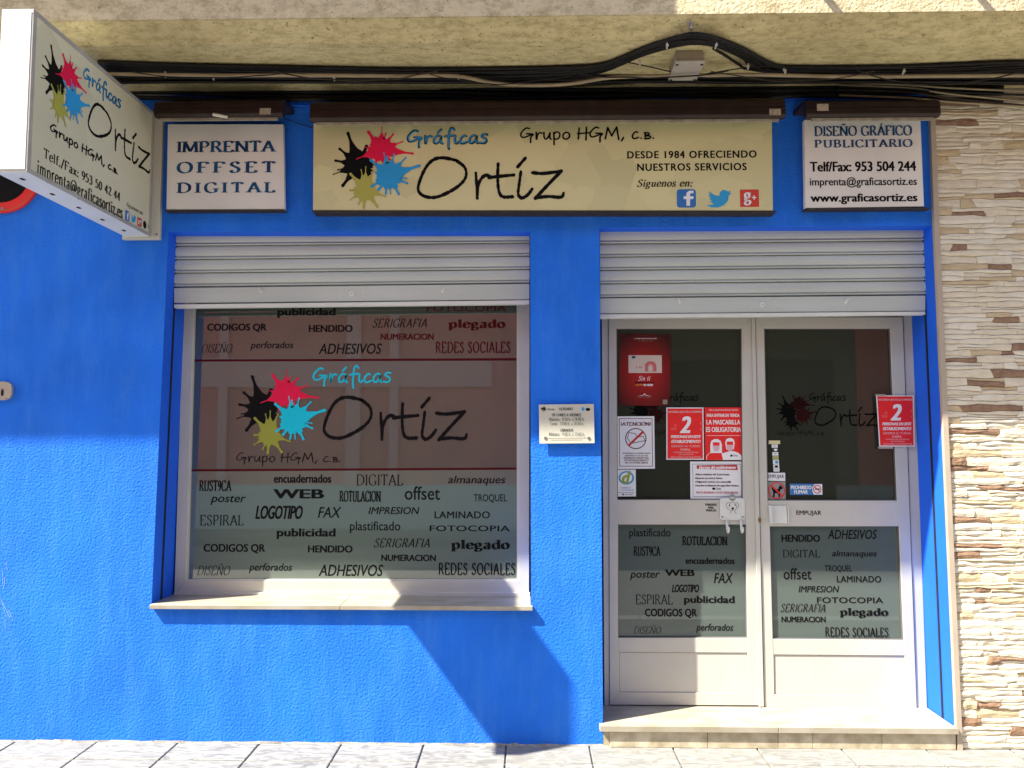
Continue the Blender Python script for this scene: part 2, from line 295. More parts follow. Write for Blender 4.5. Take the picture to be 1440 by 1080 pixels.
G = {
'A': (.80, [('b', [(.4, 1), (.06, 0)]), ('b', [(.4, 1), (.74, 0)]), ('n', [(.18, .36), (.62, .36)])]),
'B': (.70, [ST12, ('c', [(.12, 1), (.4, .98), (.54, .77), (.4, .56), (.12, .53)]), ('c', [(.12, .53), (.45, .5), (.62, .27), (.45, .03), (.12, 0)])]),
'C': (.78, [('c', [(.72, .76), (.6, .95), (.4, 1), (.15, .85), (.06, .5), (.15, .15), (.4, 0), (.62, .05), (.74, .22)])]),
'D': (.84, [ST12, ('c', [(.12, 1), (.45, .97), (.7, .78), (.76, .5), (.7, .22), (.45, .03), (.12, 0)])]),
'E': (.68, [ST12, ('n', [(.12, 1), (.56, 1), (.58, .82)]), ('n', [(.12, .52), (.46, .52)]), ('n', [(.12, 0), (.58, 0), (.62, .2)])]),
'F': (.64, [ST12, ('n', [(.12, 1), (.56, 1), (.58, .82)]), ('n', [(.12, .52), (.46, .52)])]),
'G': (.84, [('c', [(.72, .78), (.6, .95), (.4, 1), (.15, .85), (.06, .5), (.15, .15), (.4, 0), (.6, .03), (.72, .1)]), ('b', [(.72, .06), (.72, .42)])]),
'H': (.86, [ST12, ('l', [(.72, 0), (.72, 1)]), ('n', [(.12, .52), (.72, .52)])]),
'I': (.26, [('l', [(.13, 0), (.13, 1)])]),
'J': (.40, [('b', [(.26, .2), (.26, 1)]), ('c', [(.26, .2), (.2, 0), (.04, -.06)])]),
'L': (.62, [ST12, ('n', [(.12, 0), (.54, 0), (.58, .2)])]),
'M': (1.0, [('l', [(.1, 0), (.14, 1)]), ('n', [(.14, 1), (.5, .06)]), ('n', [(.5, .06), (.86, 1)]), ('l', [(.9, 0), (.86, 1)])]),
'N': (.86, [('l', [(.12, 0), (.12, 1)]), ('n', [(.1, 1), (.74, .02)]), ('l', [(.74, 0), (.74, 1)])]),
'O': (.88, [('o', [(.44, 1), (.16, .86), (.06, .5), (.16, .14), (.44, 0), (.72, .14), (.82, .5), (.72, .86)])]),
'P': (.66, [ST12, ('c', [(.12, 1), (.42, .98), (.58, .74), (.42, .5), (.12, .46)])]),
'Q': (.88, [('o', [(.44, 1), (.16, .86), (.06, .5), (.16, .14), (.44, 0), (.72, .14), (.82, .5), (.72, .86)]), ('c', [(.4, .1), (.6, -.08), (.86, -.18)])]),
'R': (.74, [ST12, ('c', [(.12, 1), (.42, .98), (.56, .76), (.42, .54), (.12, .5)]), ('b', [(.36, .5), (.68, 0)])]),
'S': (.60, [('c', [(.5, .8), (.42, .96), (.28, 1), (.12, .9), (.1, .72), (.28, .56), (.46, .42), (.52, .24), (.42, .05), (.26, 0), (.12, .04), (.06, .22)])]),
'T': (.72, [('l', [(.36, 0), (.36, 1)]), ('n', [(.05, .84), (.07, 1), (.65, 1), (.67, .84)])]),
'U': (.84, [('b', [(.14, .3), (.14, 1)]), ('c', [(.14, .3), (.2, .08), (.42, 0), (.62, .08), (.7, .3)]), ('b', [(.7, .3), (.7, 1)])]),
'V': (.80, [('b', [(.4, 0), (.06, 1)]), ('b', [(.4, 0), (.74, 1)])]),
'X': (.76, [('l', [(.08, 0), (.66, 1)]), ('l', [(.68, 0), (.1, 1)])]),
'Z': (.70, [('n', [(.08, .82), (.1, 1), (.62, 1), (.06, 0), (.62, 0), (.64, .2)])]),
'a': (.52, [('c', [(.1, .52), (.18, .64), (.32, .64), (.38, .5), (.38, .14), (.42, .01), (.5, .04)]), ('c', [(.38, .40), (.18, .32), (.08, .18), (.12, .03), (.24, 0), (.38, .12)])]),
'b': (.58, [('t', [(.12, 0), (.12, 1)]), ('c', [(.12, .5), (.28, .65), (.44, .56), (.5, .32), (.44, .08), (.28, -.01), (.12, .1)])]),
'c': (.48, [('c', [(.42, .52), (.34, .64), (.22, .65), (.1, .52), (.06, .32), (.12, .1), (.26, 0), (.36, .03), (.44, .14)])]),
'd': (.58, [('t', [(.46, 0), (.46, 1)]), ('c', [(.46, .5), (.32, .65), (.14, .56), (.07, .32), (.14, .08), (.3, -.01), (.46, .12)])]),
'e': (.50, [('c', [(.08, .36), (.44, .38), (.4, .58), (.26, .66), (.12, .56), (.06, .32), (.12, .08), (.26, 0), (.38, .04), (.45, .16)])]),
'f': (.36, [('c', [(.38, .94), (.28, 1.0), (.18, .9), (.16, .7)]), ('b', [(.16, .75), (.16, 0)]), ('n', [(.03, .64), (.32, .64)])]),
'g': (.54, [('o', [(.24, .65), (.11, .57), (.08, .44), (.12, .3), (.24, .24), (.36, .3), (.4, .44), (.36, .57)]), ('n', [(.36, .6), (.52, .62)]), ('c', [(.16, .26), (.08, .14), (.2, .06), (.4, .02), (.46, -.1), (.36, -.26), (.18, -.28), (.06, -.18), (.12, -.04), (.2, .04)])]),
'h': (.60, [('t', [(.12, 0), (.12, 1)]), ('c', [(.12, .46), (.28, .64), (.42, .6), (.46, .42)]), ('b', [(.46, .46), (.46, 0)])]),
'i': (.28, [('t', [(.14, 0), (.14, .64)]), ('d', [(.13, .88)])]),
'l': (.28, [('t', [(.14, 0), (.14, 1)])]),
'm': (.88, [('t', [(.12, 0), (.12, .64)]), ('c', [(.12, .46), (.26, .64), (.38, .6), (.42, .42)]), ('b', [(.42, .46), (.42, 0)]), ('c', [(.42, .46), (.56, .64), (.7, .6), (.74, .42)]), ('b', [(.74, .46), (.74, 0)])]),
'n': (.60, [('t', [(.12, 0), (.12, .64)]), ('c', [(.12, .46), (.28, .64), (.42, .6), (.46, .42)]), ('b', [(.46, .46), (.46, 0)])]),
'o': (.54, [('o', [(.27, .65), (.12, .54), (.06, .32), (.12, .1), (.27, 0), (.42, .1), (.48, .32), (.42, .54)])]),
'p': (.58, [('t', [(.12, -.3), (.12, .64)]), ('c', [(.12, .5), (.28, .65), (.44, .56), (.5, .32), (.44, .08), (.28, -.01), (.12, .1)])]),
'q': (.58, [('b', [(.46, .6), (.46, -.3)]), ('c', [(.46, .5), (.32, .65), (.14, .56), (.07, .32), (.14, .08), (.3, -.01), (.46, .12)])]),
'r': (.42, [('t', [(.12, 0), (.12, .64)]), ('c', [(.12, .44), (.22, .6), (.3, .66), (.4, .6)])]),
's': (.42, [('c', [(.34, .52), (.28, .64), (.16, .65), (.08, .52), (.14, .38), (.3, .28), (.36, .14), (.28, .01), (.14, .0), (.06, .14)])]),
't': (.36, [('c', [(.17, .84), (.16, .5), (.17, .12), (.24, 0), (.34, .06)]), ('n', [(.03, .64), (.33, .64)])]),
'u': (.60, [('b', [(.13, .2), (.13, .64)]), ('c', [(.13, .2), (.2, .02), (.32, .02), (.46, .16)]), ('t', [(.46, 0), (.46, .64)])]),
'x': (.54, [('l', [(.06, 0), (.46, .64)]), ('l', [(.48, 0), (.08, .64)])]),
'v': (.54, [('b', [(.27, 0), (.06, .64)]), ('b', [(.27, 0), (.48, .64)])]),
'z': (.48, [('n', [(.07, .5), (.08, .64), (.4, .64), (.06, 0), (.42, 0), (.43, .14)])]),
'0': (.56, [('o', [(.28, .98), (.12, .82), (.07, .5), (.12, .16), (.28, 0), (.44, .16), (.49, .5), (.44, .82)])]),
'1': (.44, [('l', [(.24, 0), (.24, 1)]), ('n', [(.24, 1), (.08, .86)])]),
'2': (.54, [('c', [(.09, .78), (.16, .95), (.3, .99), (.43, .88), (.42, .66), (.28, .4), (.07, .02)]), ('n', [(.07, .02), (.46, .02), (.48, .16)])]),
'3': (.54, [('c', [(.08, .84), (.18, .98), (.34, .97), (.41, .78), (.34, .6), (.2, .53)]), ('c', [(.2, .53), (.4, .48), (.46, .26), (.38, .05), (.2, -.01), (.07, .12)])]),
'4': (.56, [('b', [(.38, 1), (.38, 0)]), ('n', [(.38, 1), (.05, .3), (.5, .3)])]),
'5': (.54, [('n', [(.44, .98), (.14, .98), (.11, .56)]), ('c', [(.11, .56), (.28, .62), (.43, .5), (.45, .26), (.34, .03), (.18, 0), (.07, .1)])]),
'8': (.54, [('o', [(.27, .98), (.13, .88), (.12, .7), (.27, .54), (.42, .7), (.41, .88)]), ('o', [(.27, .54), (.1, .4), (.08, .14), (.27, 0), (.46, .14), (.44, .4)])]),
'9': (.54, [('o', [(.27, .98), (.12, .88), (.08, .68), (.14, .48), (.28, .42), (.42, .54), (.45, .72), (.4, .9)]), ('c', [(.46, .72), (.44, .4), (.3, .1), (.1, 0)])]),
'7': (.50, [('n', [(.06, .84), (.07, .98), (.46, .98)]), ('n', [(.46, .98), (.18, 0)])]),
'.': (.24, [('d', [(.12, .05)])]), ',': (.24, [('d', [(.12, .05)]), ('n', [(.14, .04), (.07, -.16)])]),
':': (.26, [('d', [(.13, .05)]), ('d', [(.13, .52)])]), '/': (.44, [('n', [(.04, -.12), (.40, 1.05)])]),
'-': (.36, [('n', [(.05, .3), (.31, .3)])]), '!': (.26, [('n', [(.13, 1), (.13, .3)]), ('d', [(.13, .05)])]), '¡': (.26, [('n', [(.13, 0), (.13, .7)]), ('d', [(.13, .93)])]),
'@': (1.0, [('c', [(.66, .56), (.52, .62), (.38, .54), (.32, .34), (.38, .16), (.5, .16), (.62, .3), (.68, .6), (.66, .26), (.74, .14), (.86, .24), (.92, .5), (.82, .82), (.56, .94), (.26, .84), (.08, .5), (.14, .1), (.4, -.14), (.72, -.1)])]),
' ': (.34, []),
}
for ch, base in (('Ñ', 'N'), ('Á', 'A'), ('Ó', 'O'), ('ñ', 'n'), ('á', 'a'), ('ú', 'u'), ('í', 'i')):
    wd, s = G[base]; s = [q for q in s if not (base == 'i' and q[0] == 'd')]
    if ch in 'Ññ':
        y = 1.14 if ch == 'Ñ' else .8; G[ch] = (wd, s + [('c', [(wd / 2 - .2, y), (wd / 2 - .08, y + .08), (wd / 2 + .06, y), (wd / 2 + .2, y + .08)])])
    else:
        y = 1.08 if ch.isupper() else .76; G[ch] = (wd, s + [('n', [(wd / 2 - .04, y), (wd / 2 + .12, y + .17)])])
HAND = {
'G': (.95, [[(.62, .86), (.4, .9), (.1, .6), (.03, .35), (.15, .18), (.45, .25), (.8, .44)], [(.42, .46), (.86, .42), (.72, .2), (.7, -.22)]]),
'r': (.48, [[(.08, .56), (.1, .0), (.16, .32), (.3, .52), (.48, .5)]]),
'á': (.62, [[(.48, .5), (.3, .56), (.1, .36), (.08, .1), (.25, .04), (.46, .3), (.5, .52), (.48, .14), (.58, .02)], [(.3, .74), (.5, .96)]]),
'a': (.62, [[(.48, .5), (.3, .56), (.1, .36), (.08, .1), (.25, .04), (.46, .3), (.5, .52), (.48, .14), (.58, .02)]]),
'f': (.5, [[(.62, .92), (.48, 1.06), (.34, .9), (.28, .4), (.26, -.1), (.3, -.34)], [(.06, .5), (.58, .56)]]),
'i': (.3, [[(.12, .54), (.1, .14), (.2, .02), (.3, .14)]]),
'í': (.34, [[(.12, .54), (.1, .14), (.2, .02), (.3, .14)], [(.16, .78), (.32, 1.0)]]),
'c': (.5, [[(.42, .5), (.28, .54), (.1, .34), (.08, .1), (.24, .02), (.48, .12)]]),
's': (.5, [[(.46, .6), (.24, .62), (.12, .48), (.34, .34), (.42, .18), (.28, .03), (.04, .06)]]),
'u': (.6, [[(.08, .54), (.1, .16), (.24, .04), (.42, .3), (.5, .55), (.48, .14), (.58, .02)]]),
'p': (.6, [[(.1, .54), (.12, -.4)], [(.1, .4), (.28, .58), (.5, .46), (.46, .14), (.26, .02), (.1, .1)]]),
'o': (.58, [[(.3, .56), (.1, .4), (.1, .12), (.3, .02), (.5, .18), (.5, .44), (.3, .56)]]),
'H': (.82, [[(.16, .88), (.1, .02)], [(.66, .92), (.62, -.06)], [(.06, .44), (.8, .5)]]),
'M': (1.05, [[(.06, .02), (.24, .88)], [(.24, .88), (.5, .24)], [(.5, .24), (.84, .92)], [(.84, .92), (.98, -.04)]]),
',': (.3, [[(.2, .12), (.06, -.16)]]), '.': (.22, [[(.1, .04), (.12, .05)]]),
'b': (.5, [[(.12, .44), (.12, .02)], [(.04, .46), (.34, .44), (.34, .3), (.14, .24), (.44, .2), (.42, .04), (.08, .0)]]),
' ': (.34, []),
'z': (.62, [[(.05, .55), (.56, .58)], [(.56, .58), (.05, .02)], [(.05, .02), (.4, .05), (.6, .0), (.62, .12)]]),
't': (.5, [[(.2, .85), (.2, .2), (.3, .02), (.5, .06)], [(.02, .52), (.5, .56)]]),
}
def sk_text(s, thick=.15, thin=.05, serif=.09, slant=0.0, space=.08, smooth=True, wide=1.0, jitter=0):
    out = ([], []); x = 0; lay = 0
    for ch in s:
        wd, strokes = G.get(ch, G.get(ch.lower(), G[' ']))
        def wf(d, i):
            a = abs(d.x * math.sin(R(14)) * -1 + d.y * math.cos(R(14)))
            return thin + (thick - thin) * min(1, a) ** 1.2
        for ty, P in strokes:
            P = [(x + a * wide, b) for a, b in P]; lay += 1
            if ty == 'd':
                k = len(out[0]); r = thick * .62
                for j in range(10): out[0].append((P[0][0] + r * math.cos(j * math.pi / 5), P[0][1] + r * math.sin(j * math.pi / 5), lay))
                out[1].append(tuple(range(k, k + 10))); continue
            if ty in 'co' and smooth: Q = spline([V2(p) for p in P], 5, ty == 'o')
            elif ty == 'o': Q = P + [P[0]]
            else: Q = P
            if len(P) > 2 and ty in 'n' or (ty in 'co' and not smooth):
                for a, b in zip(Q[:-1], Q[1:]): ribbon(out, [a, b], wf, False, lay); lay += .25
            else: ribbon(out, Q, wf, False, lay)
            if serif > 0 and ty in 'lbt':
                ends = {'l': [P[0], P[-1]], 'b': [P[-1]], 't': [P[0]]}[ty]
                for e in ends:
                    up = e[1] > .3; y = e[1] - (thin * .5 if up else -thin * .5)
                    lay += .25; h = thick / 2 + serif
                    ribbon(out, [(e[0] - h, y), (e[0] + h, y)], lambda d, i: thin * 1.05, False, lay)
                if ty == 't':
                    e = P[-1]; lay += .25
                    ribbon(out, [(e[0] - thick / 2 - serif * 1.1, e[1] - thin * 1.4), (e[0] + thick / 2, e[1] - thin * .2)], lambda d, i: thin * 1.2, False, lay)
        x += wd * wide + space
    return [(a + slant * b, b, c) for a, b, c in out[0]], out[1]
def hand_text(s, wd=.085):
    out = ([], []); x = 0; lay = 0
    for ch in s:
        a, strokes = HAND[ch]
        for P in strokes:
            lay += 1
            Q = spline([V2((x + p[0], p[1])) for p in P], 6)
            ribbon(out, Q, lambda d, i: wd * random.uniform(.9, 1.1), True, lay)
        x += a + .05
    return out
_tc = {}
def bf_text(s, bold=0.0, slant=0.0, space=1.0, smallcap=False):
    key = (s, bold, slant, space)
    if key in _tc: return _tc[key]
    cu = bpy.data.curves.new('t', 'FONT'); cu.body = s; cu.offset = 0; cu.space_character = space; cu.resolution_u = 3
    o = bpy.data.objects.new('t', cu); C.objects.link(o)
    dg = bpy.context.evaluated_depsgraph_get(); me = bpy.data.meshes.new_from_object(o.evaluated_get(dg))
    vs = [(v.co.x + slant * v.co.y, v.co.y, 0) for v in me.vertices]; fs = [tuple(p.vertices) for p in me.polygons]
    bpy.data.objects.remove(o); bpy.data.curves.remove(cu); bpy.data.meshes.remove(me)
    if bold > .005:
        n0 = len(vs); v0 = vs; f0 = fs; vs = []; fs = []
        for q, (dx, dy) in enumerate(((-1, -.35), (1, -.35), (-1, .35), (1, .35), (0, 0))):
            vs += [(x + dx * bold * .9, y + dy * bold * .9, q * .8) for x, y, _ in v0]; fs += [tuple(i + n0 * q for i in f) for f in f0]
    _tc[key] = (vs, fs); return vs, fs
def fit(art, box, plane=('Y', 0.0), name='lettering', m=M_BLACK, parent=None, eps=.0000, **k):
    """art: 2D outline; box: measured rectangle (x0,y0,x1,y1) on the thing's own plane"""
    vs, fs = art
    ax0 = min(v[0] for v in vs); ax1 = max(v[0] for v in vs); ay0 = min(v[1] for v in vs); ay1 = max(v[1] for v in vs)
    x0, y0, x1, y1 = box
    if plane[0] == 'Y':
        a = W(x0, y1, plane[1]); b = W(x1, y0, plane[1]); c = W(x0, y0, plane[1])
        res = [Vector((a.x + (b.x - a.x) * (v[0] - ax0) / (ax1 - ax0), plane[1] - v[2] * .00006, a.z + ((b.z + c.z) / 2 - a.z) * (v[1] - ay0) / (ay1 - ay0))) for v in vs]
    else:
        X, Y0, Y1, z0, z1 = plane[1:]
        res = [Vector((X + v[2] * .00006, Y0 + (Y1 - Y0) * (v[0] - ax0) / (ax1 - ax0), z0 + (z1 - z0) * (v[1] - ay0) / (ay1 - ay0))) for v in vs]
    return obj(name, res, fs, m, parent, **k)

# splat artwork in its own units (measured from the signboard logo)
def splat(cx, cy, r, spikes, seed, layer):
    rnd = random.Random(seed); out = ([], [])
    angs = sorted(math.atan2(-(y - cy), x - cx) for x, y, _ in spikes)
    n = 64; k = 0
    for i in range(n):
        a = 2 * math.pi * i / n
        rr = r * (1.06 + rnd.uniform(-.14, .16) + (.22 if i % 5 == 0 else 0))
        out[0].append((cx + rr * math.cos(a), -cy + rr * math.sin(a), layer))
    out[0].append((cx, -cy, layer))
    for i in range(n): out[1].append((i, (i + 1) % n, n))
    for j, (x, y, wd) in enumerate(spikes):
        a = Vector((cx, -cy, 0)); b = Vector((x, -y, 0)); L = (b - a).length
        P = [a + (b - a) * t for t in (.35, .55, .75, .9, 1.0)]
        ws = [r * 1.0, r * .52, wd * 1.1, wd * 1.0, wd * 1.25]
        ribbon(out, P, lambda d, i: ws[i], True, layer + .6 + j * .5)
    return out
SPL = [
 ('black', 395, 738, 58, [(345, 595, 12), (308, 665, 10), (290, 718, 10), (280, 780, 4), (325, 830, 13), (430, 655, 14), (330, 690, 5), (300, 760, 5), (350, 800, 10)], 3, 0),
 ('red', 492, 670, 50, [(437, 590, 12), (498, 566, 3), (515, 596, 6), (548, 600, 7), (592, 634, 5), (637, 688, 8), (386, 710, 4), (468, 738, 10), (540, 720, 8)], 5, 12),
 ('olive', 424, 848, 42, [(357, 778, 10), (404, 758, 4), (425, 745, 4), (461, 760, 5), (356, 852, 8), (356, 895, 5), (395, 915, 6), (418, 930, 10), (480, 926, 9), (516, 880, 6)], 9, 24),
 ('blue', 530, 785, 52, [(447, 716, 10), (505, 682, 4), (520, 700, 7), (551, 690, 6), (604, 706, 6), (665, 743, 11), (612, 822, 8), (610, 800, 5), (574, 870, 9), (538, 868, 5), (515, 868, 8), (452, 835, 9), (484, 850, 10)], 11, 36),
]
SB = (275, 565, 667, 932)
def ortiz():
    out = ([], []); rnd = random.Random(4)
    S = [[(830, 718), (770, 706), (725, 716), (690, 756), (664, 820), (662, 856), (690, 880), (740, 884), (800, 860), (850, 826), (874, 790), (868, 750), (830, 718)],
         [(918, 775), (922, 830), (925, 890)], [(925, 885), (928, 835), (944, 800), (965, 786), (986, 796)],
         [(1018, 735), (1016, 800), (1022, 860), (1040, 884), (1082, 884)], [(978, 797), (1020, 792), (1088, 786)],
         [(1105, 750), (1140, 710)], [(1120, 770), (1112, 830), (1108, 872), (1124, 890), (1150, 876), (1170, 850)],
         [(1172, 776), (1220, 780), (1300, 770)], [(1298, 772), (1240, 832), (1184, 892)], [(1186, 890), (1240, 884), (1290, 888), (1306, 882), (1310, 868)]]
    for i, P in enumerate(S):
        Q = spline([V2((a, -b)) for a, b in P], 10 if i == 0 else 6)
        ribbon(out, Q, lambda d, i: (13 + 3 * abs(d.x)) * rnd.uniform(.82, 1.16), True, i)
    return out
def flat_poly(pts, layer=0): return ([(a, b, layer) for a, b in pts], [tuple(range(len(pts)))])
def circle(n=28): return flat_poly([(math.cos(2 * math.pi * i / n), math.sin(2 * math.pi * i / n)) for i in range(n)])
def ring(t=.2, n=32):
    v = []; f = []
    for i in range(n):
        c, s = math.cos(2 * math.pi * i / n), math.sin(2 * math.pi * i / n); v += [(c, s, 0), (c * (1 - t), s * (1 - t), 0)]
    for i in range(n): j = (i + 1) % n; f.append((2 * i, 2 * j, 2 * j + 1, 2 * i + 1))
    return v, f
RECT = flat_poly([(0, 0), (1, 0), (1, 1), (0, 1)])
def rring(t, u):  # rectangular outline
    return ([(0, 0, 0), (1, 0, 0), (1, 1, 0), (0, 1, 0), (t, u, 0), (1 - t, u, 0), (1 - t, 1 - u, 0), (t, 1 - u, 0)], [(0, 1, 5, 4), (1, 2, 6, 5), (2, 3, 7, 6), (3, 0, 4, 7)])
def rrect(r=.18, asp=1.0):
    P = []
    for cx, cy, a0 in ((1 - r, 1 - r * asp, 0), (r, 1 - r * asp, 90), (r, r * asp, 180), (1 - r, r * asp, 270)):
        for k in range(5): a = R(a0 + k * 22.5); P.append((cx + r * math.cos(a), cy + r * asp * math.sin(a)))
    return flat_poly(P)
def logo_splats(boxf, mats, parent, mode):
    """boxf(x0,y0,x1,y1 in 0..1) -> fit arguments"""
    for name, cx, cy, r, sp, seed, lay in SPL:
        art = splat(cx, cy, r, sp, seed, lay)
        vs = art[0]; x0 = min(v[0] for v in vs); x1 = max(v[0] for v in vs); y0 = min(v[1] for v in vs); y1 = max(v[1] for v in vs)
        f = ((x0 - SB[0]) / (SB[2] - SB[0]), (-y1 - SB[1]) / (SB[3] - SB[1]), (x1 - SB[0]) / (SB[2] - SB[0]), (-y0 - SB[1]) / (SB[3] - SB[1]))
        box, plane = boxf(*f)
        fit(art, box, plane, 'paint_splash', mats[name], parent, label=name + ' paint splash of the logo')
def ybox(x0, y0, x1, y1, Y):
    return lambda a, b, c, d: ((x0 + (x1 - x0) * a, y0 + (y1 - y0) * b, x0 + (x1 - x0) * c, y0 + (y1 - y0) * d), ('Y', Y))

# ================================================================== SETTING: ground
SOFZ = 3.475
GZ = W(600, 1046.5, 0).z
g = MB(); g.box(-40, 40, -2.2, .45, -.3, GZ - .012); g.build('pavement', M_GROUT, kind='structure')
pav = bpy.data.objects['pavement']
g = MB(); g.box(-60, 60, -7.4, -2.2, -.45, GZ - .14); g.build('road', M_ASPH, kind='structure')
g = MB(); g.box(-40, 40, -60, -7.4, -.3, GZ - .012); g.build('far_pavement', M_GROUT, kind='structure')
k_ = MB()
for i in range(-8, 8): k_.box(i * 1.0, i * 1.0 + .985, -2.35, -2.2015, -.3, GZ - .005)
k_.build('kerb', mat('kerb_stone', (.42, .41, .39), .8, var=.15), kind='structure', bevel=.006)
# paving tiles, 0.42 m, first row against the wall is a cut row
TW = .423
off = W(712, 1046, 0).x
tile_meshes = {}
def tile(x0, x1, y0, y1):
    key = (round(x1 - x0, 3), round(y1 - y0, 3))
    if key not in tile_meshes:
        m = MB().box(0, x1 - x0, 0, y1 - y0, -.02, 0)
        o = m.build('tile', M_TILE, pav, bevel=.003); tile_meshes[key] = o.data
    else:
        o = bpy.data.objects.new('tile', tile_meshes[key]); C.objects.link(o); o.parent = pav
    o.location = (x0, y0, GZ + random.uniform(-.0012, .0004))
xs0 = off - TW * 9
ys = [(-.205, -.004), (-.205 - TW, -.213), (-.205 - 2 * TW, -.213 - TW), (-.205 - 3 * TW, -.213 - 2 * TW), (-.205 - 4 * TW, -.213 - 3 * TW)]
for y0, y1 in ys:
    for i in range(20): tile(xs0 + i * TW + .004, xs0 + (i + 1) * TW - .004, y0, y1)

# ================================================================== SHOP BUILDING
shop = thing('shop_building', 'bright blue shop front with shop window and double door under a beige overhang', 'building')
# opening corners on the wall plane
wTL, wTR, wBR, wBL = W(237, 326), W(745.5, 326), W(747, 852), W(213, 850)
dTL, dTR = W(843, 323), W(1311, 323)
dBR, dBL = W(1343, 1046), W(848, 1046)
zt = wTL.z; Ztop = 5.2; XL = -6.5
def down(p, z): return Vector((p.x, 0, z))
wb = MB()
zb = -.05
dBR = Vector((dBR.x, 0, zb)); dBL = Vector((dBL.x, 0, zb)); dTL.z = dTR.z = zt + .012
P = [Vector((XL, 0, zb)), Vector((wBL.x, 0, zb)), wBL, wTL, Vector((wTL.x, 0, Ztop)), Vector((XL, 0, Ztop))]
wb.add(P, [tuple(range(6))])
P = [Vector((wBL.x, 0, zb)), Vector((wBR.x, 0, zb)), wBR, wBL]; wb.add(P, [(0, 1, 2, 3)])
P = [wTL, wTR, Vector((wTR.x, 0, Ztop)), Vector((wTL.x, 0, Ztop))]; wb.add(P, [(0, 1, 2, 3)])
P = [Vector((wBR.x, 0, zb)), dBL, dTL, Vector((dTL.x, 0, Ztop)), Vector((wTR.x, 0, Ztop)), wTR, wBR]; wb.add(P, [tuple(range(7))])
P = [dTL, dTR, Vector((dTR.x, 0, Ztop)), Vector((dTL.x, 0, Ztop))]; wb.add(P, [(0, 1, 2, 3)])
wb.build('wall', M_BLUE, shop)
RD = .42
rv = MB()
def rvl(a, b): rv.add([a, b, Vector((b.x, RD, b.z)), Vector((a.x, RD, a.z))], [(0, 1, 2, 3)])
rvl(wBL, wTL); rvl(wTL, wTR); rvl(wTR, wBR); rvl(wBR, wBL); rvl(dBL, dTL); rvl(dTL, dTR); rvl(dTR, dBR)
rv.build('opening_reveal', M_BLUE_S, shop, label='smooth blue painted reveals of both openings')
mb = MB(); mb.box(XL, 3.5, RD, RD + .1, 0, 5.2); mb.build('inner_wall', M_DARK, shop)

scr = MB(); rq = random.Random(5)
for px, py, dx, dy in ((0, 838, 9, 30), (2, 845, 12, 24), (3, 800, 1, 22), (7, 812, -3, 18), (12, 858, 6, 14), (5, 868, 3, 16), (9, 790, 2, 12)):
    scr.tube([W(px, py, -.0004), W(px + dx * .5 + rq.uniform(-1, 1), py + dy * .5, -.0004), W(px + dx, py + dy, -.0004)], .0011, 4)
scr.build('scratch', mat('pale_scratch', (.45, .62, .85), .8), shop, kind='stuff')
gr_ = MB(); x = XL; rq = random.Random(8)
while x < dBL.x:
    w_ = rq.uniform(.03, .12); d = rq.uniform(.003, .012); gr_.prism([(x, -d, GZ - .002), (x + w_, -d * rq.uniform(.6, 1.2), GZ - .002), (x + w_, -.0005, GZ + rq.uniform(.003, .010)), (x, -.0005, GZ + rq.uniform(.003, .010))], [(x, 0, GZ - .002), (x + w_, 0, GZ - .002), (x + w_, .001, GZ + .004), (x, .001, GZ + .004)]); x += w_ * .96
gr_.build('mortar_joint', mat('dirty_mortar', (.30, .28, .24), .9, var=.4, scale=30), shop, kind='stuff')
# shutter guide slots
for a, b, s in ((wTL, wBL, 1), (wTR, wBR, -1), (dTL, dBL, 1), (dTR, dBR, -1)):
    e = .003 * s; sg = MB()
    sg.prism([a + Vector((0, .095, 0)), b + Vector((0, .095, 0)), b + Vector((e, .095, 0)), a + Vector((e, .095, 0))],
             [a + Vector((0, .112, 0)), b + Vector((0, .112, 0)), b + Vector((e, .112, 0)), a + Vector((e, .112, 0))])
    sg.build('shutter_guide', M_DARK, shop)

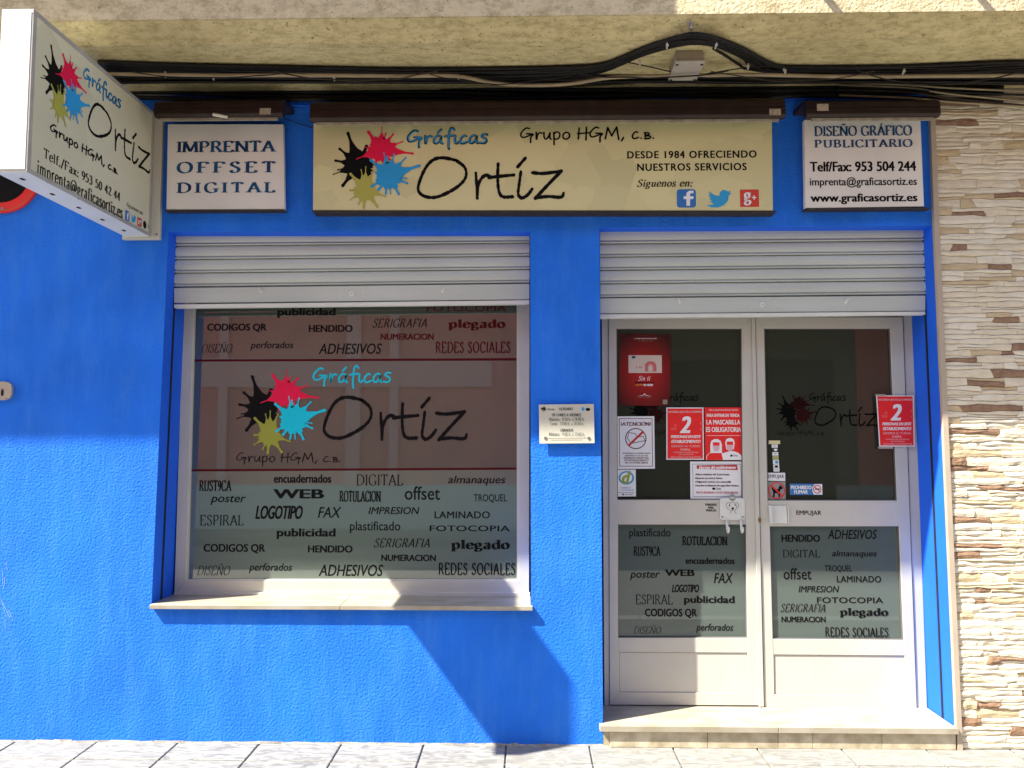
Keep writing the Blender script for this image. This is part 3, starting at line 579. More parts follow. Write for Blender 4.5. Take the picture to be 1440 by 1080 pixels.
# roller shutters ------------------------------------------------------------
def shutter(x0, x1, ysL, ysR, yb0, yb1, ylip, label):
    Y = .10
    root = bpy.data.objects.new('roller_shutter', None); C.objects.link(root); root.parent = shop; root['label'] = label
    xl = W(x0, 380, Y).x; xr = W(x1, 380, Y).x; n = len(ysL) - 1
    for i in range(n):
        zt0, zt1 = W(x0, ysL[i], Y).z, W(x0, ysL[i + 1], Y).z
        zr0, zr1 = W(x1, ysR[i], Y).z, W(x1, ysR[i + 1], Y).z
        prof = []   # (t from top 0..1, dy)
        for t, dy in ((0, .010), (.03, .002), (.10, -.004), (.22, -.0075), (.45, -.0095), (.65, -.008), (.78, -.004), (.83, .002), (.86, -.008), (.93, -.012), (.97, -.008), (.985, .012)):
            prof.append((t, dy))
        v = []; f = []
        for X, a, b in ((xl, zt0, zt1), (xr, zr0, zr1)):
            for t, dy in prof: v.append(Vector((X, Y + dy, a + (b - a) * t)))
            v.append(Vector((X, Y + .014, b))); v.append(Vector((X, Y + .014, a)))
        m = len(prof) + 2
        for j in range(m): f.append((j, (j + 1) % m, m + (j + 1) % m, m + j))
        f += [tuple(range(m - 1, -1, -1)), tuple(range(m, 2 * m))]
        obj('slat', v, f, M_SHUT, root)
    b = MB(); yl0, yl1 = yb0
    yr0, yr1 = yb1
    b.pp([(x0, yl0), (x1, yr0), (x1, yr1), (x0, yl1)], Y - .012, Y + .012)
    b.build('bottom_bar', M_SHUT, root, bevel=.0015)
    l = MB(); l.pp([(x0, ylip[0]), (x1, ylip[1]), (x1, ylip[3]), (x0, ylip[2])], Y - .020, Y + .02); l.build('bottom_lip', M_GREYW, root, bevel=.002)
    cx = (x0 + x1) / 2; cy = (yl0 + yl1 + yr0 + yr1) / 4
    lk = MB(); p = W(cx, cy, Y - .016); lk.disc(p, .015, Y - .0125, 18); lk.disc(p + Vector((0, -.003, 0)), .009, Y - .0155, 14); lk.build('lock', M_GREYW, root)
    lk = MB(); lk.disc(p + Vector((.001, -.0036, -.001)), .0035, Y - .0185, 8, rx=.002); lk.build('keyhole', M_DARK, root)
    for dx in (-17, 17):
        for dy in (-5, 5):
            q = MB(); q.disc(W(cx + dx, cy + dy, Y - .016), .0045, Y - .01, 8); q.build('rivet', M_GREYW, root)
    for fx in (.245, .755):
        q = MB(); p = W(x0 + (x1 - x0) * fx, cy - 3, Y - .014)
        q.disc(p, .009, Y - .011, 12); q.tube([p + Vector((0, -.006, 0)), p + Vector((.012 if fx > .5 else -.012, -.010, .02))], .0035); q.build('latch', M_GREYW, root)
shutter(244.6, 744.6, [328, 346, 365, 384, 403.5], [326, 341.5, 360, 378.7, 397.8], (405, 426), (399, 421), (428, 422, 433, 427.5), 'light grey roller shutter partly lowered over the shop window')
shutter(843.8, 1301.5, [322, 343, 361.5, 380, 399, 418.5], [320, 338.5, 357, 375.5, 394.5, 414], (419.5, 441), (415.5, 437), (442, 438, 447.5, 442.5), 'light grey roller shutter partly lowered over the door')

# window ---------------------------------------------------------------------
YF = .232; YG = .246
fm = MB()
fm.pp([(257, 400), (745, 400), (731, 415), (273, 415)], YF, YF + .05)
fm.pp([(258.5, 400), (273, 415), (261.5, 816), (245, 838)], YF, YF + .05)
fm.pp([(245, 838), (261.5, 816.5), (729.5, 816.5), (744, 838)], YF, YF + .05)
fm.pp([(729, 415), (745, 400), (744, 838), (729.5, 816.5)], YF, YF + .05)
win = fm.build('window', M_ALU, shop, bevel=.0015, label='wide fixed shop window with pale aluminium frame and dark vinyl-covered glass')
bd = MB()
bd.pp([(244, 839), (745, 839), (745.5, 833.5), (244.8, 833)], YF - .012, YF + .03)
bd.build('frame_lip', M_ALU, win, bevel=.001)
bd = MB()
for q in ([(272, 414), (275, 414), (264.3, 814), (261, 817)], [(726.6, 414), (729.5, 414), (730, 817), (726.8, 814)], [(261, 817), (264, 814.5), (727, 814.5), (730, 817)]):
    bd = MB(); bd.pp(q, YF + .004, YF + .03); bd.build('glazing_bead', M_ALU, win)
gp = MB(); gp.pp([(262, 405), (740, 405), (740, 828), (250, 828)], YG, YG + .008); gp.build('pane', M_GLASS, win)
ff_ = MB(); ff_.pp([(269, 662.8), (729.5, 660.2), (729.8, 817), (260.5, 817)], YG - .0004, YG - .0001); ff_.build('frosted_film', m_glass('frosted_film', (.115, .150, .120), 1.0, 2.1), win)
YT = YG - .0012
st = MB(); st.pp([(273.5, 505.5), (729, 503.5), (729, 507), (273.4, 508.5)], YT, YT + .0005); st.build('stripe', M_DKRED, win)
st = MB(); st.pp([(269, 660), (729, 657.5), (729, 660.5), (269, 663)], YT, YT + .0005); st.build('stripe', M_DKRED, win)

def word(s, box, style, Y, parent, m=M_BLACK, name='lettering', **k):
    if style == 'sans': a = bf_text(s, .010)
    elif style == 'bold': a = bf_text(s, .038)
    elif style == 'wide': a = bf_text(s, .018, 0, 1.05)
    elif style == 'widebold': a = bf_text(s, .042)
    elif style == 'semi': a = bf_text(s, .020)
    elif style == 'it': a = bf_text(s, .014, .22)
    elif style == 'boldit': a = bf_text(s, .045, .25, .95)
    elif style == 'spaced': a = bf_text(s, .034, 0, 1.15)
    elif style == 'serif': a = sk_text(s, .12, .04, .07)
    elif style == 'serifb': a = sk_text(s, .21, .065, .08)
    elif style == 'serifbs': a = sk_text(s, .21, .07, .09, space=.30)
    elif style == 'serifbss': a = sk_text(s, .20, .07, .09, space=.16)
    elif style == 'serifit': a = sk_text(s, .10, .035, .05, slant=.28)
    elif style == 'serifbit': a = sk_text(s, .16, .05, .05, slant=.22)
    elif style == 'fat': a = sk_text(s, .27, .06, .06, space=.10, wide=1.15)
    elif style == 'slab': a = sk_text(s, .18, .09, .09, wide=.8)
    elif style == 'square': a = sk_text(s, .15, .075, 0, smooth=False, wide=.8, space=.1)
    elif style == 'quirk': a = sk_text(s, .17, .06, .04, wide=.75, space=.07)
    elif style == 'brush': a = sk_text(s, .13, .05, 0, slant=.3, wide=1.0, space=.12)
    elif style == 'hand': a = hand_text(s)
    elif style == 'handb': a = hand_text(s, .12)
    return fit(a, box, ('Y', Y), name, m, parent, **k)

LOWER = [('RUST9CA', (280, 675, 326, 691), 'quirk'), ('encuadernados', (385, 667, 466, 679), 'bold'), ('DIGITAL', (501, 667, 567, 683), 'serif'),
 ('almanaques', (630, 669, 711, 683), 'it'), ('poster', (296, 697, 346, 710), 'it'), ('WEB', (384, 688, 456, 701), 'widebold'),
 ('ROTULACION', (477, 690, 536, 706), 'slab'), ('offset', (569, 684, 619, 703), 'sans'), ('TROQUEL', (666, 695, 713, 707), 'sans'),
 ('ESPIRAL', (281, 724, 343, 739), 'serif'), ('LOGOTIPO', (359, 711, 426, 730), 'boldit'), ('FAX', (447, 713, 480, 728), 'it'),
 ('IMPRESION', (518, 713, 590, 723), 'it'), ('LAMINADO', (611, 719, 689, 729), 'wide'), ('publicidad', (389, 743, 472, 758), 'bold'),
 ('plastificado', (492, 733, 563, 750), 'sans'), ('FOTOCOPIA', (604, 739, 717, 747), 'wide'), ('CODIGOS QR', (286, 765, 373, 778), 'bold'),
 ('HENDIDO', (433, 767, 496, 777), 'widebold'), ('SERIGRAFIA', (526, 757, 604, 770), 'brush'), ('plegado', (634, 759, 717, 776), 'fat'),
 ('NUMERACION', (536, 780, 613, 789), 'bold'), ('DISEÑO', (277, 793, 324, 809), 'serifit'), ('perforados', (350, 792, 411, 806), 'it'),
 ('ADHESIVOS', (448, 794, 539, 810), 'it'), ('REDES SOCIALES', (617, 791, 725, 809), 'square')]
UPPER = [('CODIGOS QR', (291, 455, 375, 467), 'bold'), ('HENDIDO', (434, 457, 496, 467), 'widebold'), ('SERIGRAFIA', (524, 448, 600, 461), 'brush'),
 ('plegado', (630, 449, 711, 465), 'fat'), ('NUMERACION', (535, 469, 610, 478), 'bold'), ('DISEÑO', (283, 481, 327, 496), 'serifit'),
 ('perforados', (352, 480, 413, 493), 'it'), ('ADHESIVOS', (448, 483, 537, 498), 'it'), ('REDES SOCIALES', (613, 480, 718, 497), 'square'),
 ('publicidad', (390, 433, 472, 447), 'bold'), ('FOTOCOPIA', (600, 429, 712, 438), 'wide')]
for s, b, stl in LOWER: word(s, b, stl, YT, win)
for s, b, stl in UPPER: word(s, b, stl, YT, win, M_DKRED if s in ('plegado', 'REDES SOCIALES', 'NUMERACION', 'FOTOCOPIA') else M_BLACK)  # dark red on some upper words paints in the red-brown reflection
logo_splats(ybox(331, 520, 457.5, 637.5, YT), dict(black=M_BLACK, red=M_PINK, olive=M_OLIVE, blue=M_CYAN), win, 0)
word('Gráficas', (439, 513, 551, 547), 'handb', YT, win, M_CYAN)
fit(ortiz(), (453, 556, 658, 621), ('Y', YT), 'lettering', M_BLACK, win)
word('Grupo HGM, c.b.', (332, 636, 479, 656), 'hand', YT, win)

# window sill: two marble slabs
zs = .748
sl_ = bpy.data.objects.new('window_sill', None); C.objects.link(sl_); sl_.parent = shop; sl_['label'] = 'cream marble window sill of two slabs'
xm = W(480, 853, 0).x; xa = W(210, 855, -.03).x; xb = W(749, 855, -.03).x
for x0, x1 in ((xa, xm - .001), (xm + .001, xb)):
    m = MB()
    m.prism([(x0, -.030, zs - .022), (x1, -.030, zs - .022), (x1, -.030, zs), (x0, -.030, zs)], [(x0, -.002, zs - .022), (x1, -.002, zs - .022), (x1, -.002, zs), (x0, -.002, zs)])
    y0 = -.0021
    xi0 = max(x0, wBL.x + .002); xi1 = min(x1, wBR.x - .002)
    m.box(xi0, xi1, y0, .29, zs - .022, zs)
    m.build('slab', M_MARBLE, sl_, bevel=.0015)

# doors ------------------------------------------------------------------------
YD = .245
jm = MB()
jm.pp([(846, 425), (855.5, 425), (857, 992), (850, 992)], YD + .008, YD + .06)
jm.pp([(1270, 425), (1283, 425), (1304, 997), (1289.8, 997)], YD + .008, YD + .06)
jm.pp([(846, 425), (846, 444), (1283.5, 444), (1283, 425)], YD + .01, YD + .06)
jm.build('door_frame', M_ALU, shop, bevel=.0015)
jm = MB(); jm.pp([(1057, 440), (1061.7, 440), (1074.5, 994), (1067.5, 994)], YD - .008, YD + .05); jm.build('meeting_strip', M_ALU, shop, bevel=.0015)

def leaf(o, gU, gL, kp, yrail, label):
    # o: outer TL TR BR BL ; gU/gL: glass openings; kp: kick panel
    m = MB(); oTL, oTR, oBR, oBL = o
    def band(i4):
        m.pp(i4, YD, YD + .045)
    band([oTL, oTR, gU[1], gU[0]])                                   # top rail with mitres
    band([oTR, oBR, kp[2], kp[1], gL[2], gL[1], gU[2], gU[1]])       # right stile
    band([oTL, gU[0], gU[3], gL[0], gL[3], kp[0], kp[3], oBL])       # left stile
    m.pp([kp[3], kp[2], oBR, oBL], YD + .0005, YD + .045)            # bottom rail
    m.pp([gU[3], gU[2], gL[1], gL[0]], YD + .001, YD + .045)         # middle rail
    m.pp([gL[3], gL[2], kp[1], kp[0]], YD + .001, YD + .045)         # lower rail
    lf = m.build('door_leaf', M_ALU, shop, bevel=.0014, label=label)
    e = 4
    for nm, q, Y, mt in (('pane', gU, YD + .018, M_GLASSU), ('pane', gL, YD + .018, M_GLASSL), ('kick_panel', kp, YD + .006, M_ALU)):
        b = MB(); b.pp([(q[0][0] - e, q[0][1] - e), (q[1][0] + e, q[1][1] - e), (q[2][0] + e, q[2][1] + e), (q[3][0] - e, q[3][1] + e)], Y, Y + .006); b.build(nm, mt, lf)
    # thin gasket lines round each pane
    for q in (gU, gL, kp):
        b = MB(); t = .9 if q is not kp else .55
        b.pp([q[0], q[1], (q[1][0], q[1][1] + t), (q[0][0], q[0][1] + t)], YD + .003, YD + .02)
        b.pp([q[0], (q[0][0] + t, q[0][1]), (q[3][0] + t, q[3][1]), q[3]], YD + .003, YD + .02)
        b.pp([q[1], (q[1][0] - t, q[1][1]), (q[2][0] - t, q[2][1]), q[2]], YD + .003, YD + .02)
        b.pp([(q[3][0], q[3][1] - t), (q[2][0], q[2][1] - t), q[2], q[3]], YD + .0026, YD + .02)
        b.build('gasket', M_ALU2 if q is not kp else mat('panel_joint', (.22, .20, .18), .6), lf)
    return lf
LL = leaf([(856, 446), (1056.5, 446), (1067, 992), (857.5, 991)], [(866.7, 462), (1043, 462), (1044.7, 703), (868, 703)],
          [(869, 737.5), (1049, 737.5), (1050.7, 897), (869.2, 897)], [(871, 917), (1051, 918), (1052, 974.5), (871, 973.5)], 0,
          'left leaf of the white aluminium double door, its upper glass covered with posters')
RL = leaf([(1062.3, 446), (1269.5, 446), (1289.3, 997), (1075.5, 994)], [(1074.5, 462), (1251.5, 462), (1261.5, 704), (1079.5, 704)],
          [(1082.5, 740), (1264, 740), (1270.7, 900), (1086.7, 898.5)], [(1088, 920.5), (1272.5, 922), (1274, 978), (1089, 976.5)], 0,
          'right leaf of the white aluminium double door, with a push plate on its middle rail')
YP = YD + .018 - .0012
for s, b, stl in [('plastificado', (885, 743, 943, 758), 'sans'), ('ROTULACION', (959, 754, 1023, 767), 'slab'), ('RUST9CA', (891, 768, 929, 782), 'quirk'),
  ('encuadernados', (964, 784, 1033, 793), 'bold'), ('poster', (886, 804, 928, 816), 'it'), ('WEB', (935, 801, 977, 810), 'widebold'), ('FAX', (1004, 806, 1031, 820), 'it'),
  ('LOGOTIPO', (945, 822, 983, 833), 'boldit'), ('ESPIRAL', (894, 836, 946, 850), 'serif'), ('publicidad', (962, 838, 1033, 851), 'bold'),
  ('CODIGOS QR', (907, 856, 980, 869), 'bold'), ('DISEÑO', (891, 879, 930, 891), 'serifit'), ('perforados', (979, 877, 1031, 890), 'it')]: word(s, b, stl, YP, LL)
for s, b, stl in [('HENDIDO', (1099, 752, 1153, 762), 'widebold'), ('ADHESIVOS', (1164, 745, 1233, 758), 'it'), ('DIGITAL', (1101, 773, 1153, 784), 'serif'),
  ('almanaques', (1170, 774, 1233, 785), 'it'), ('offset', (1102, 799, 1141, 815), 'sans'), ('TROQUEL', (1160, 795, 1198, 805), 'sans'),
  ('LAMINADO', (1177, 810, 1239, 819), 'wide'), ('IMPRESION', (1123, 824, 1180, 833), 'it'), ('FOTOCOPIA', (1149, 840, 1242, 848), 'wide'),
  ('SERIGRAFIA', (1098, 849, 1160, 861), 'brush'), ('plegado', (1181, 855, 1249, 869), 'fat'), ('NUMERACION', (1099, 867, 1161, 875), 'bold'),
  ('REDES SOCIALES', (1161, 882, 1249, 896), 'square')]: word(s, b, stl, YP, RL)
M_FAINT = mat('faint_black_vinyl', (.002, .002, .002), .6, spec=.05)
bk = dict(black=M_FAINT, red=mat('faint_dark_red_vinyl', (.014, .003, .003), .6, spec=.05), olive=M_FAINT, blue=mat('faint_maroon_vinyl', (.022, .004, .004), .6, spec=.05))
for dx, par in ((0, RL), (-207, LL)):
    logo_splats(ybox(1091 + dx, 553, 1149 + dx, 605, YP), bk, par, 0)
    word('Gráficas', (1138 + dx, 551, 1189 + dx, 568), 'handb', YP, par, M_FAINT)
    fit(ortiz(), (1145 + dx, 571, 1236 + dx, 600), ('Y', YP), 'lettering', M_FAINT, par)
    word('Grupo HGM, c.b.', (1093 + dx, 605, 1160 + dx, 615), 'hand', YP, par, M_FAINT)
word('EMPUJAR', (1120, 718, 1155, 726), 'sans', YD - .0004, RL)
word('PARKING', (992, 708, 1008, 711.3), 'bold', YD - .0004, LL); word('PARA', (996, 712.3, 1004, 715.3), 'bold', YD - .0004, LL); word('PERROS', (993, 716.3, 1007, 719.3), 'bold', YD - .0004, LL)
pp_ = MB(); pp_.pp([(1082, 711), (1106, 711), (1107.5, 736), (1083, 736)], YD - .006, YD - .0005); pp_.pp([(1081.5, 711), (1085.5, 711), (1087, 736.3), (1083, 736.3)], YD - .022, YD - .0062); pp_.pp([(1107.5, 712), (1109, 712), (1110, 736), (1108.6, 736)], YD - .008, YD - .0005)
pp_.build('push_plate', M_GREYW, RL, bevel=.001)
lk = MB(); p = W(1068.5, 731.5, YD - .012); lk.disc(p, .014, YD - .002, 16, rx=.008); lk.build('lock', M_BRASS, RL)

# door step
ZS = W(1075, 994.5, YD).z + .001
stp = bpy.data.objects.new('door_step', None); C.objects.link(stp); stp.parent = shop; stp['label'] = 'cream marble door step of two slabs with stained riser stones'
sx0 = W(843.5, 1022, -.04).x; sx1 = W(1348, 1024, -.04).x; sm = W(1095, 1026, -.04).x
for x0, x1, a, b in ((sx0, sm - .0012, dBL.x + .004, sm - .0012), (sm + .0012, sx1, sm + .0012, dBR.x - .006)):
    m = MB(); m.box(x0, x1, -.042, -.003, ZS - .030, ZS); m.box(a, b, -.0031, .30, ZS - .030, ZS); m.build('slab', M_MARBLE, stp, bevel=.002)
m = MB(); m.box(dBL.x + .002, dBR.x - .004, -.004, .3, 0, ZS - .0305); m.build('step_core', M_RISER, stp)
rx = [858, 995, 1094, 1143, 1240, 1344]
for i in range(5):
    m = MB(); a = W(rx[i], 1036, -.02).x + .0012; b = W(rx[i + 1], 1036, -.02).x - .0012
    m.box(a, b, -.022, -.0045, GZ, ZS - .031); m.build('riser_stone', M_RISER, stp, bevel=.0015)

# overhang ------------------------------------------------------------------
XR = 7.0; YO = -.65
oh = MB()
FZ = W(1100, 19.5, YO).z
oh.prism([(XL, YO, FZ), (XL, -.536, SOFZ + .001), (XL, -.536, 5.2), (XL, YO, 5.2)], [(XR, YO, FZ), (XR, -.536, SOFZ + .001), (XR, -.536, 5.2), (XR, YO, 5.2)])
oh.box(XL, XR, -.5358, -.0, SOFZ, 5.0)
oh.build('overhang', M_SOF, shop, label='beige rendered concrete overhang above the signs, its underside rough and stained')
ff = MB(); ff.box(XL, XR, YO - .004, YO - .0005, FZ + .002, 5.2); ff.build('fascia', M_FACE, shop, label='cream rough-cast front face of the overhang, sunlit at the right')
# enclosed bay above, just out of the picture
XE = W(955, 10, YO).x - 2.15 * .35
by = MB(); by.box(XL, XE, -1.0, YO - .0045, 4.46, 7.0); by.build('bay', M_FACE, shop, bevel=.004, label='closed balcony projecting above the left of the shop')
for px in (1172, 1388):
    q = MB(); p = W(px, 10, YO); zz = 4.15; k = (zz - p.z) / 2.87 * 2.15
    q.tube([(p.x - k, YO - .004, zz), (p.x - k, YO - .5, zz + .0)], .018, 8); q.build('clothes_line_bracket', M_STEEL, shop)

# ================================================================== STONE CLADDING (neighbouring house)
sw = thing('stone_clad_wall', 'neighbouring wall clad with stacked cream and brown stone strips', 'wall', (2.3, 0, 0))
ex = [(1311, 323), (1343, 1046)]
def edge_x(z):
    pts = [W(a, b) for a, b in ex]; pts = sorted(pts, key=lambda p: p.z)
    if z <= pts[0].z: return pts[0].x + (pts[0].z - z) * .02
    for a, b in zip(pts[:-1], pts[1:]):
        if a.z <= z <= b.z: t = (z - a.z) / (b.z - a.z); return a.x + (b.x - a.x) * t
    return dTR.x
m = MB(); z = 0; bx = dTR.x
m.box(dBR.x + .004, 7.0, .002, .42, -.05, 5.2)
m.prism([(edge_x(0) + .003, .0008, 0), (7, .0008, 0), (7, .0008, 3.47), (edge_x(3.4) + .003, .0008, 3.47)], [(edge_x(0) + .003, .3, 0), (7, .3, 0), (7, .3, 3.47), (edge_x(3.4) + .003, .3, 3.47)])
m.build('backing', M_MORTAR, sw)
tr = MB(); zz = [i * .17 for i in range(21)]
for a, b in zip(zz[:-1], zz[1:]):
    b = min(b, 3.40)
    xa_, xb_ = edge_x(a), edge_x(b)
    tr.prism([(xa_ + .001, -.022, a), (xa_ + .027, -.022, a), (xb_ + .027, -.022, b), (xb_ + .001, -.022, b)], [(xa_ + .001, .05, a), (xa_ + .027, .05, a), (xb_ + .027, .05, b), (xb_ + .001, .05, b)])
tr.build('corner_trim', M_TRIM, sw)
stones = []
z = GZ + .002; rs = random.Random(21)
XMAX = 3.1
def wave(row, x):
    return .0032 * math.sin(x * 17 + row * 2.4) + .0022 * math.sin(x * 43 + row * 5.1) if row > 0 else 0
row = 0
while z < 3.40:
    h = rs.choice([.022, .028, .032, .036, .044]); x = edge_x(z + .015) + .028
    h = min(h, 3.405 - z)
    if h < .014: break
    sk = 0
    while x < XMAX:
        wd = rs.choice([.07, .10, .14, .18, .22, .28]) * rs.uniform(.85, 1.2)
        sk2 = rs.choice([0, 0, .15, -.2, .7, -.8]) * .012
        if wd > .13 and h > .030 and rs.random() < .5:
            q = rs.uniform(.35, .65); tl = rs.uniform(-.15, .15)
            stones.append((x, x + wd, z, h, 0, q + tl, 0, q - tl, row, sk, sk2)); stones.append((x, x + wd, z, h, q + tl, 1, q - tl, 1, row, sk, sk2))
        else: stones.append((x, x + wd, z, h, 0, 1, 0, 1, row, sk, sk2))
        x += wd; sk = sk2
    z += h; row += 1
def stone_geo(s):
    x0, x1, z, h, b0, t0, b1, t1, row, k0, k1 = s; r = rs; g = .0006; d = r.uniform(.007, .014); n = max(3, int((x1 - x0) / .05))
    v = []; f = []
    for i in range(n + 1):
        t = i / n; x = x0 + g + (x1 - x0 - 2 * g) * t
        lo = z + wave(row, x); hi = z + h + wave(row + 1, x)
        zb_ = lo + (hi - lo) * (b0 + (b1 - b0) * t) + g; zt_ = lo + (hi - lo) * (t0 + (t1 - t0) * t) - g
        sx = k0 * (1 - t) + k1 * t; cf = lambda zz: x + sx * ((zz - z) / h - .5) * 2
        y1_ = -d + r.uniform(-.0035, .0035)
        zm = zb_ + (zt_ - zb_) * r.uniform(.35, .65)
        v += [Vector((cf(zb_), .0, zb_)), Vector((cf(zb_), y1_ + .0015, zb_ + .0008)), Vector((cf(zm), y1_ - r.uniform(0, .003), zm)), Vector((cf(zt_), y1_ + r.uniform(0, .003), zt_ - .0008)), Vector((cf(zt_), .0, zt_))]
    for i in range(n):
        for j in range(4): f.append((i * 5 + j, (i + 1) * 5 + j, (i + 1) * 5 + j + 1, i * 5 + j + 1))
    f += [(0, 1, 2, 3, 4), tuple(n * 5 + j for j in (4, 3, 2, 1, 0))]
    return v, f
vis = W(1440, 500).x
def area(s): return (min(s[1], vis + .04) - s[0]) * s[3] * (s[5] - s[4] + s[7] - s[6]) if s[0] < vis else -1
order = sorted(range(len(stones)), key=lambda i: -area(stones[i])); big = set(i for i in order[:300] if area(stones[i]) > 0)
rest = [MB(), MB(), MB(), MB()]
for i, s in enumerate(stones):
    q = rs.random(); k = 3 if q < .10 else 2 if q < .25 else 1 if q < .62 else 0
    v, f = stone_geo(s)
    if i in big: obj('stone', v, f, ST[k], sw)
    else: rest[k].add(v, f)
for k in range(4):
    if rest[k].v: rest[k].build('small_stones', ST[k], sw, kind='stuff')

# ================================================================== SIGN PANELS ABOVE THE OPENINGS
def panel_sign(name, label, cnr, m, Y, rail, rd=.004):
    c = W((cnr[0][0] + cnr[2][0]) / 2, cnr[2][1], Y)
    t = thing(name, label, 'sign', (c.x, 0, c.z))
    b = MB(); b.pp(cnr, Y, -.022); b.build('panel', m, t, bevel=.0015)
    b = MB(); b.pp(rail, Y - rd, -.002); b.build('bottom_rail', M_RAIL, t, bevel=.002)
    b = MB(); (x0, y0), (x1, y1), (x2, y2), (x3, y3) = cnr
    b.pp([(x0 + 6, y0 + 5), (x1 - 6, y1 + 5), (x2 - 6, y2 - 3), (x3 + 6, y3 - 3)], -.0215, -.001); b.build('back_box', M_BROWN, t)
    return t
YS = -.085
s1 = panel_sign('wall_sign', 'square off-white sign reading IMPRENTA OFFSET DIGITAL in blue serif capitals', [(236, 174.5), (398, 174.5), (400, 294), (234, 294.5)], M_SIGNW, -.05, [(231, 295), (400, 294.5), (400, 296), (230, 296.5)])
YS = -.05
word('IMPRENTA', (248, 198, 389, 215), 'serifb', YS - .001, s1, M_NAVY)
word('OFFSET', (248, 227, 388, 244), 'serifbs', YS - .001, s1, M_NAVY); word('DIGITAL', (248, 256, 388, 272), 'serifbs', YS - .001, s1, M_NAVY)
YS = -.085
s2 = panel_sign('wall_sign', 'long yellowish main shop sign with paint splashes and the words DESDE 1984', [(441, 168.5), (1085.5, 168.5), (1087, 296), (440, 295.5)], M_SIGN, YS, [(438, 296), (1092, 296.5), (1092, 298.5), (439, 298)])
logo_splats(ybox(466.5, 178, 590.5, 293, YS - .001), dict(black=M_BLACK, red=M_PINK, olive=M_OLIVE2, blue=M_SKYB), s2, 0)
fit(hand_text('Gráficas', .15), (571.5, 178.5, 687, 211.5), ('Y', YS - .0007), 'lettering_outline', M_BLACK, s2)
fit(hand_text('Gráficas', .085), (573.3, 180.2, 685, 209.3), ('Y', YS - .0022), 'lettering', M_SKYB, s2)
word('Grupo HGM, c.b.', (731, 178, 920, 205), 'handb', YS - .001, s2)
fit(ortiz(), (585.5, 219, 794, 282.5), ('Y', YS - .001), 'lettering', M_BLACK, s2)
word('DESDE 1984 OFRECIENDO', (882, 212, 1064, 223), 'spaced', YS - .001, s2); word('NUESTROS SERVICIOS', (896, 229.5, 1050, 240.5), 'spaced', YS - .001, s2)
word('Siguenos en:', (896, 252, 974, 266), 'serifbit', YS - .001, s2)
def fb_icon(box, Y, par, m=None):
    x0, y0, x1, y1 = box
    fit(rrect(.16), box, ('Y', Y), 'social_icon', M_ICB, par, label='blue square icon with a white letter f')
    P = [(.30, 0), (.52, 0), (.52, .42), (.72, .42), (.74, .60), (.52, .60), (.52, .70), (.58, .78), (.74, .78), (.74, .95), (.50, .95), (.34, .85), (.30, .68), (.30, .60), (.14, .60), (.14, .42), (.30, .42)]
    fit(flat_poly(P), (x0 + (x1 - x0) * .36, y0 + (y1 - y0) * .08, x0 + (x1 - x0) * .88, y0 + (y1 - y0) * .9), ('Y', Y - .0008), 'icon_letter', M_WHITE, par)
M_ICB = mat('icon_blue', (.03, .16, .44), .4); M_BIRD = mat('icon_sky_blue', (.03, .33, .62), .4)
BIRD = [(0, .30), (.16, .28), (.24, .22), (.10, .14), (.20, .13), (.08, .02), (.30, .0), (.58, .02), (.78, .18), (.88, .42), (.88, .62), (1.0, .78), (.9, .78), (.96, .92), (.82, .86), (.70, .96), (.54, .90), (.50, .72), (.32, .76), (.14, .92), (.10, .78), (.18, .62), (.10, .62), (.16, .46), (.24, .42), (.16, .40), (.26, .30)]
BIRD = [(0.0, .12), (.22, .16), (.30, .20), (.14, .34), (.24, .36), (.10, .52), (.20, .52), (.08, .70), (.16, .70), (.10, .92), (.34, .68), (.52, .64), (.54, .84), (.66, .98), (.80, .94), (.86, .88), (.98, .94), (.90, .80), (1.0, .78), (.88, .66), (.86, .40), (.70, .14), (.46, .0), (.20, .02)]
fb_icon((952, 266, 978.5, 292), YS - .001, s2)
fit(flat_poly(BIRD), (993, 267, 1029, 292), ('Y', YS - .001), 'social_icon', M_BIRD, s2, label='sky blue bird icon')
fit(RECT, (1041, 266.5, 1067, 291), ('Y', YS - .001), 'social_icon', mat('icon_red', (.62, .05, .03), .4), s2, label='red square icon with a white g and plus')
word('g', (1046, 270, 1056.5, 289), 'serifb', YS - .0018, s2, M_WHITE, 'icon_letter'); fit(([(-1, -.25, 0), (1, -.25, 0), (1, .25, 0), (-1, .25, 0), (-.25, -1, .8), (.25, -1, .8), (.25, 1, .8), (-.25, 1, .8)], [(0, 1, 2, 3), (4, 5, 6, 7)]), (1057.5, 274.5, 1063.5, 281), ('Y', YS - .0018), 'icon_letter', M_WHITE, s2)
YS = -.055
s3 = panel_sign('wall_sign', 'square off-white sign reading DISEÑO GRÁFICO PUBLICITARIO with telephone and web address', [(1131, 168.5), (1294.5, 168), (1299.5, 290), (1133, 292.5)], M_SIGNW, YS, [(1132, 293), (1310, 291.5), (1310, 293), (1133, 294.5)])
word('DISEÑO GRÁFICO', (1145, 173.5, 1282, 192), 'serifb', YS - .001, s3, M_NAVY); word('PUBLICITARIO', (1145, 196, 1283, 208), 'serifbss', YS - .001, s3, M_NAVY)
word('Telf/Fax: 953 504 244', (1139, 227, 1288, 241.5), 'bold', YS - .001, s3); word('imprenta@graficasortiz.es', (1139, 249, 1289, 264.5), 'semi', YS - .001, s3)
word('www.graficasortiz.es', (1140, 272, 1290, 287.5), 'bold', YS - .001, s3)

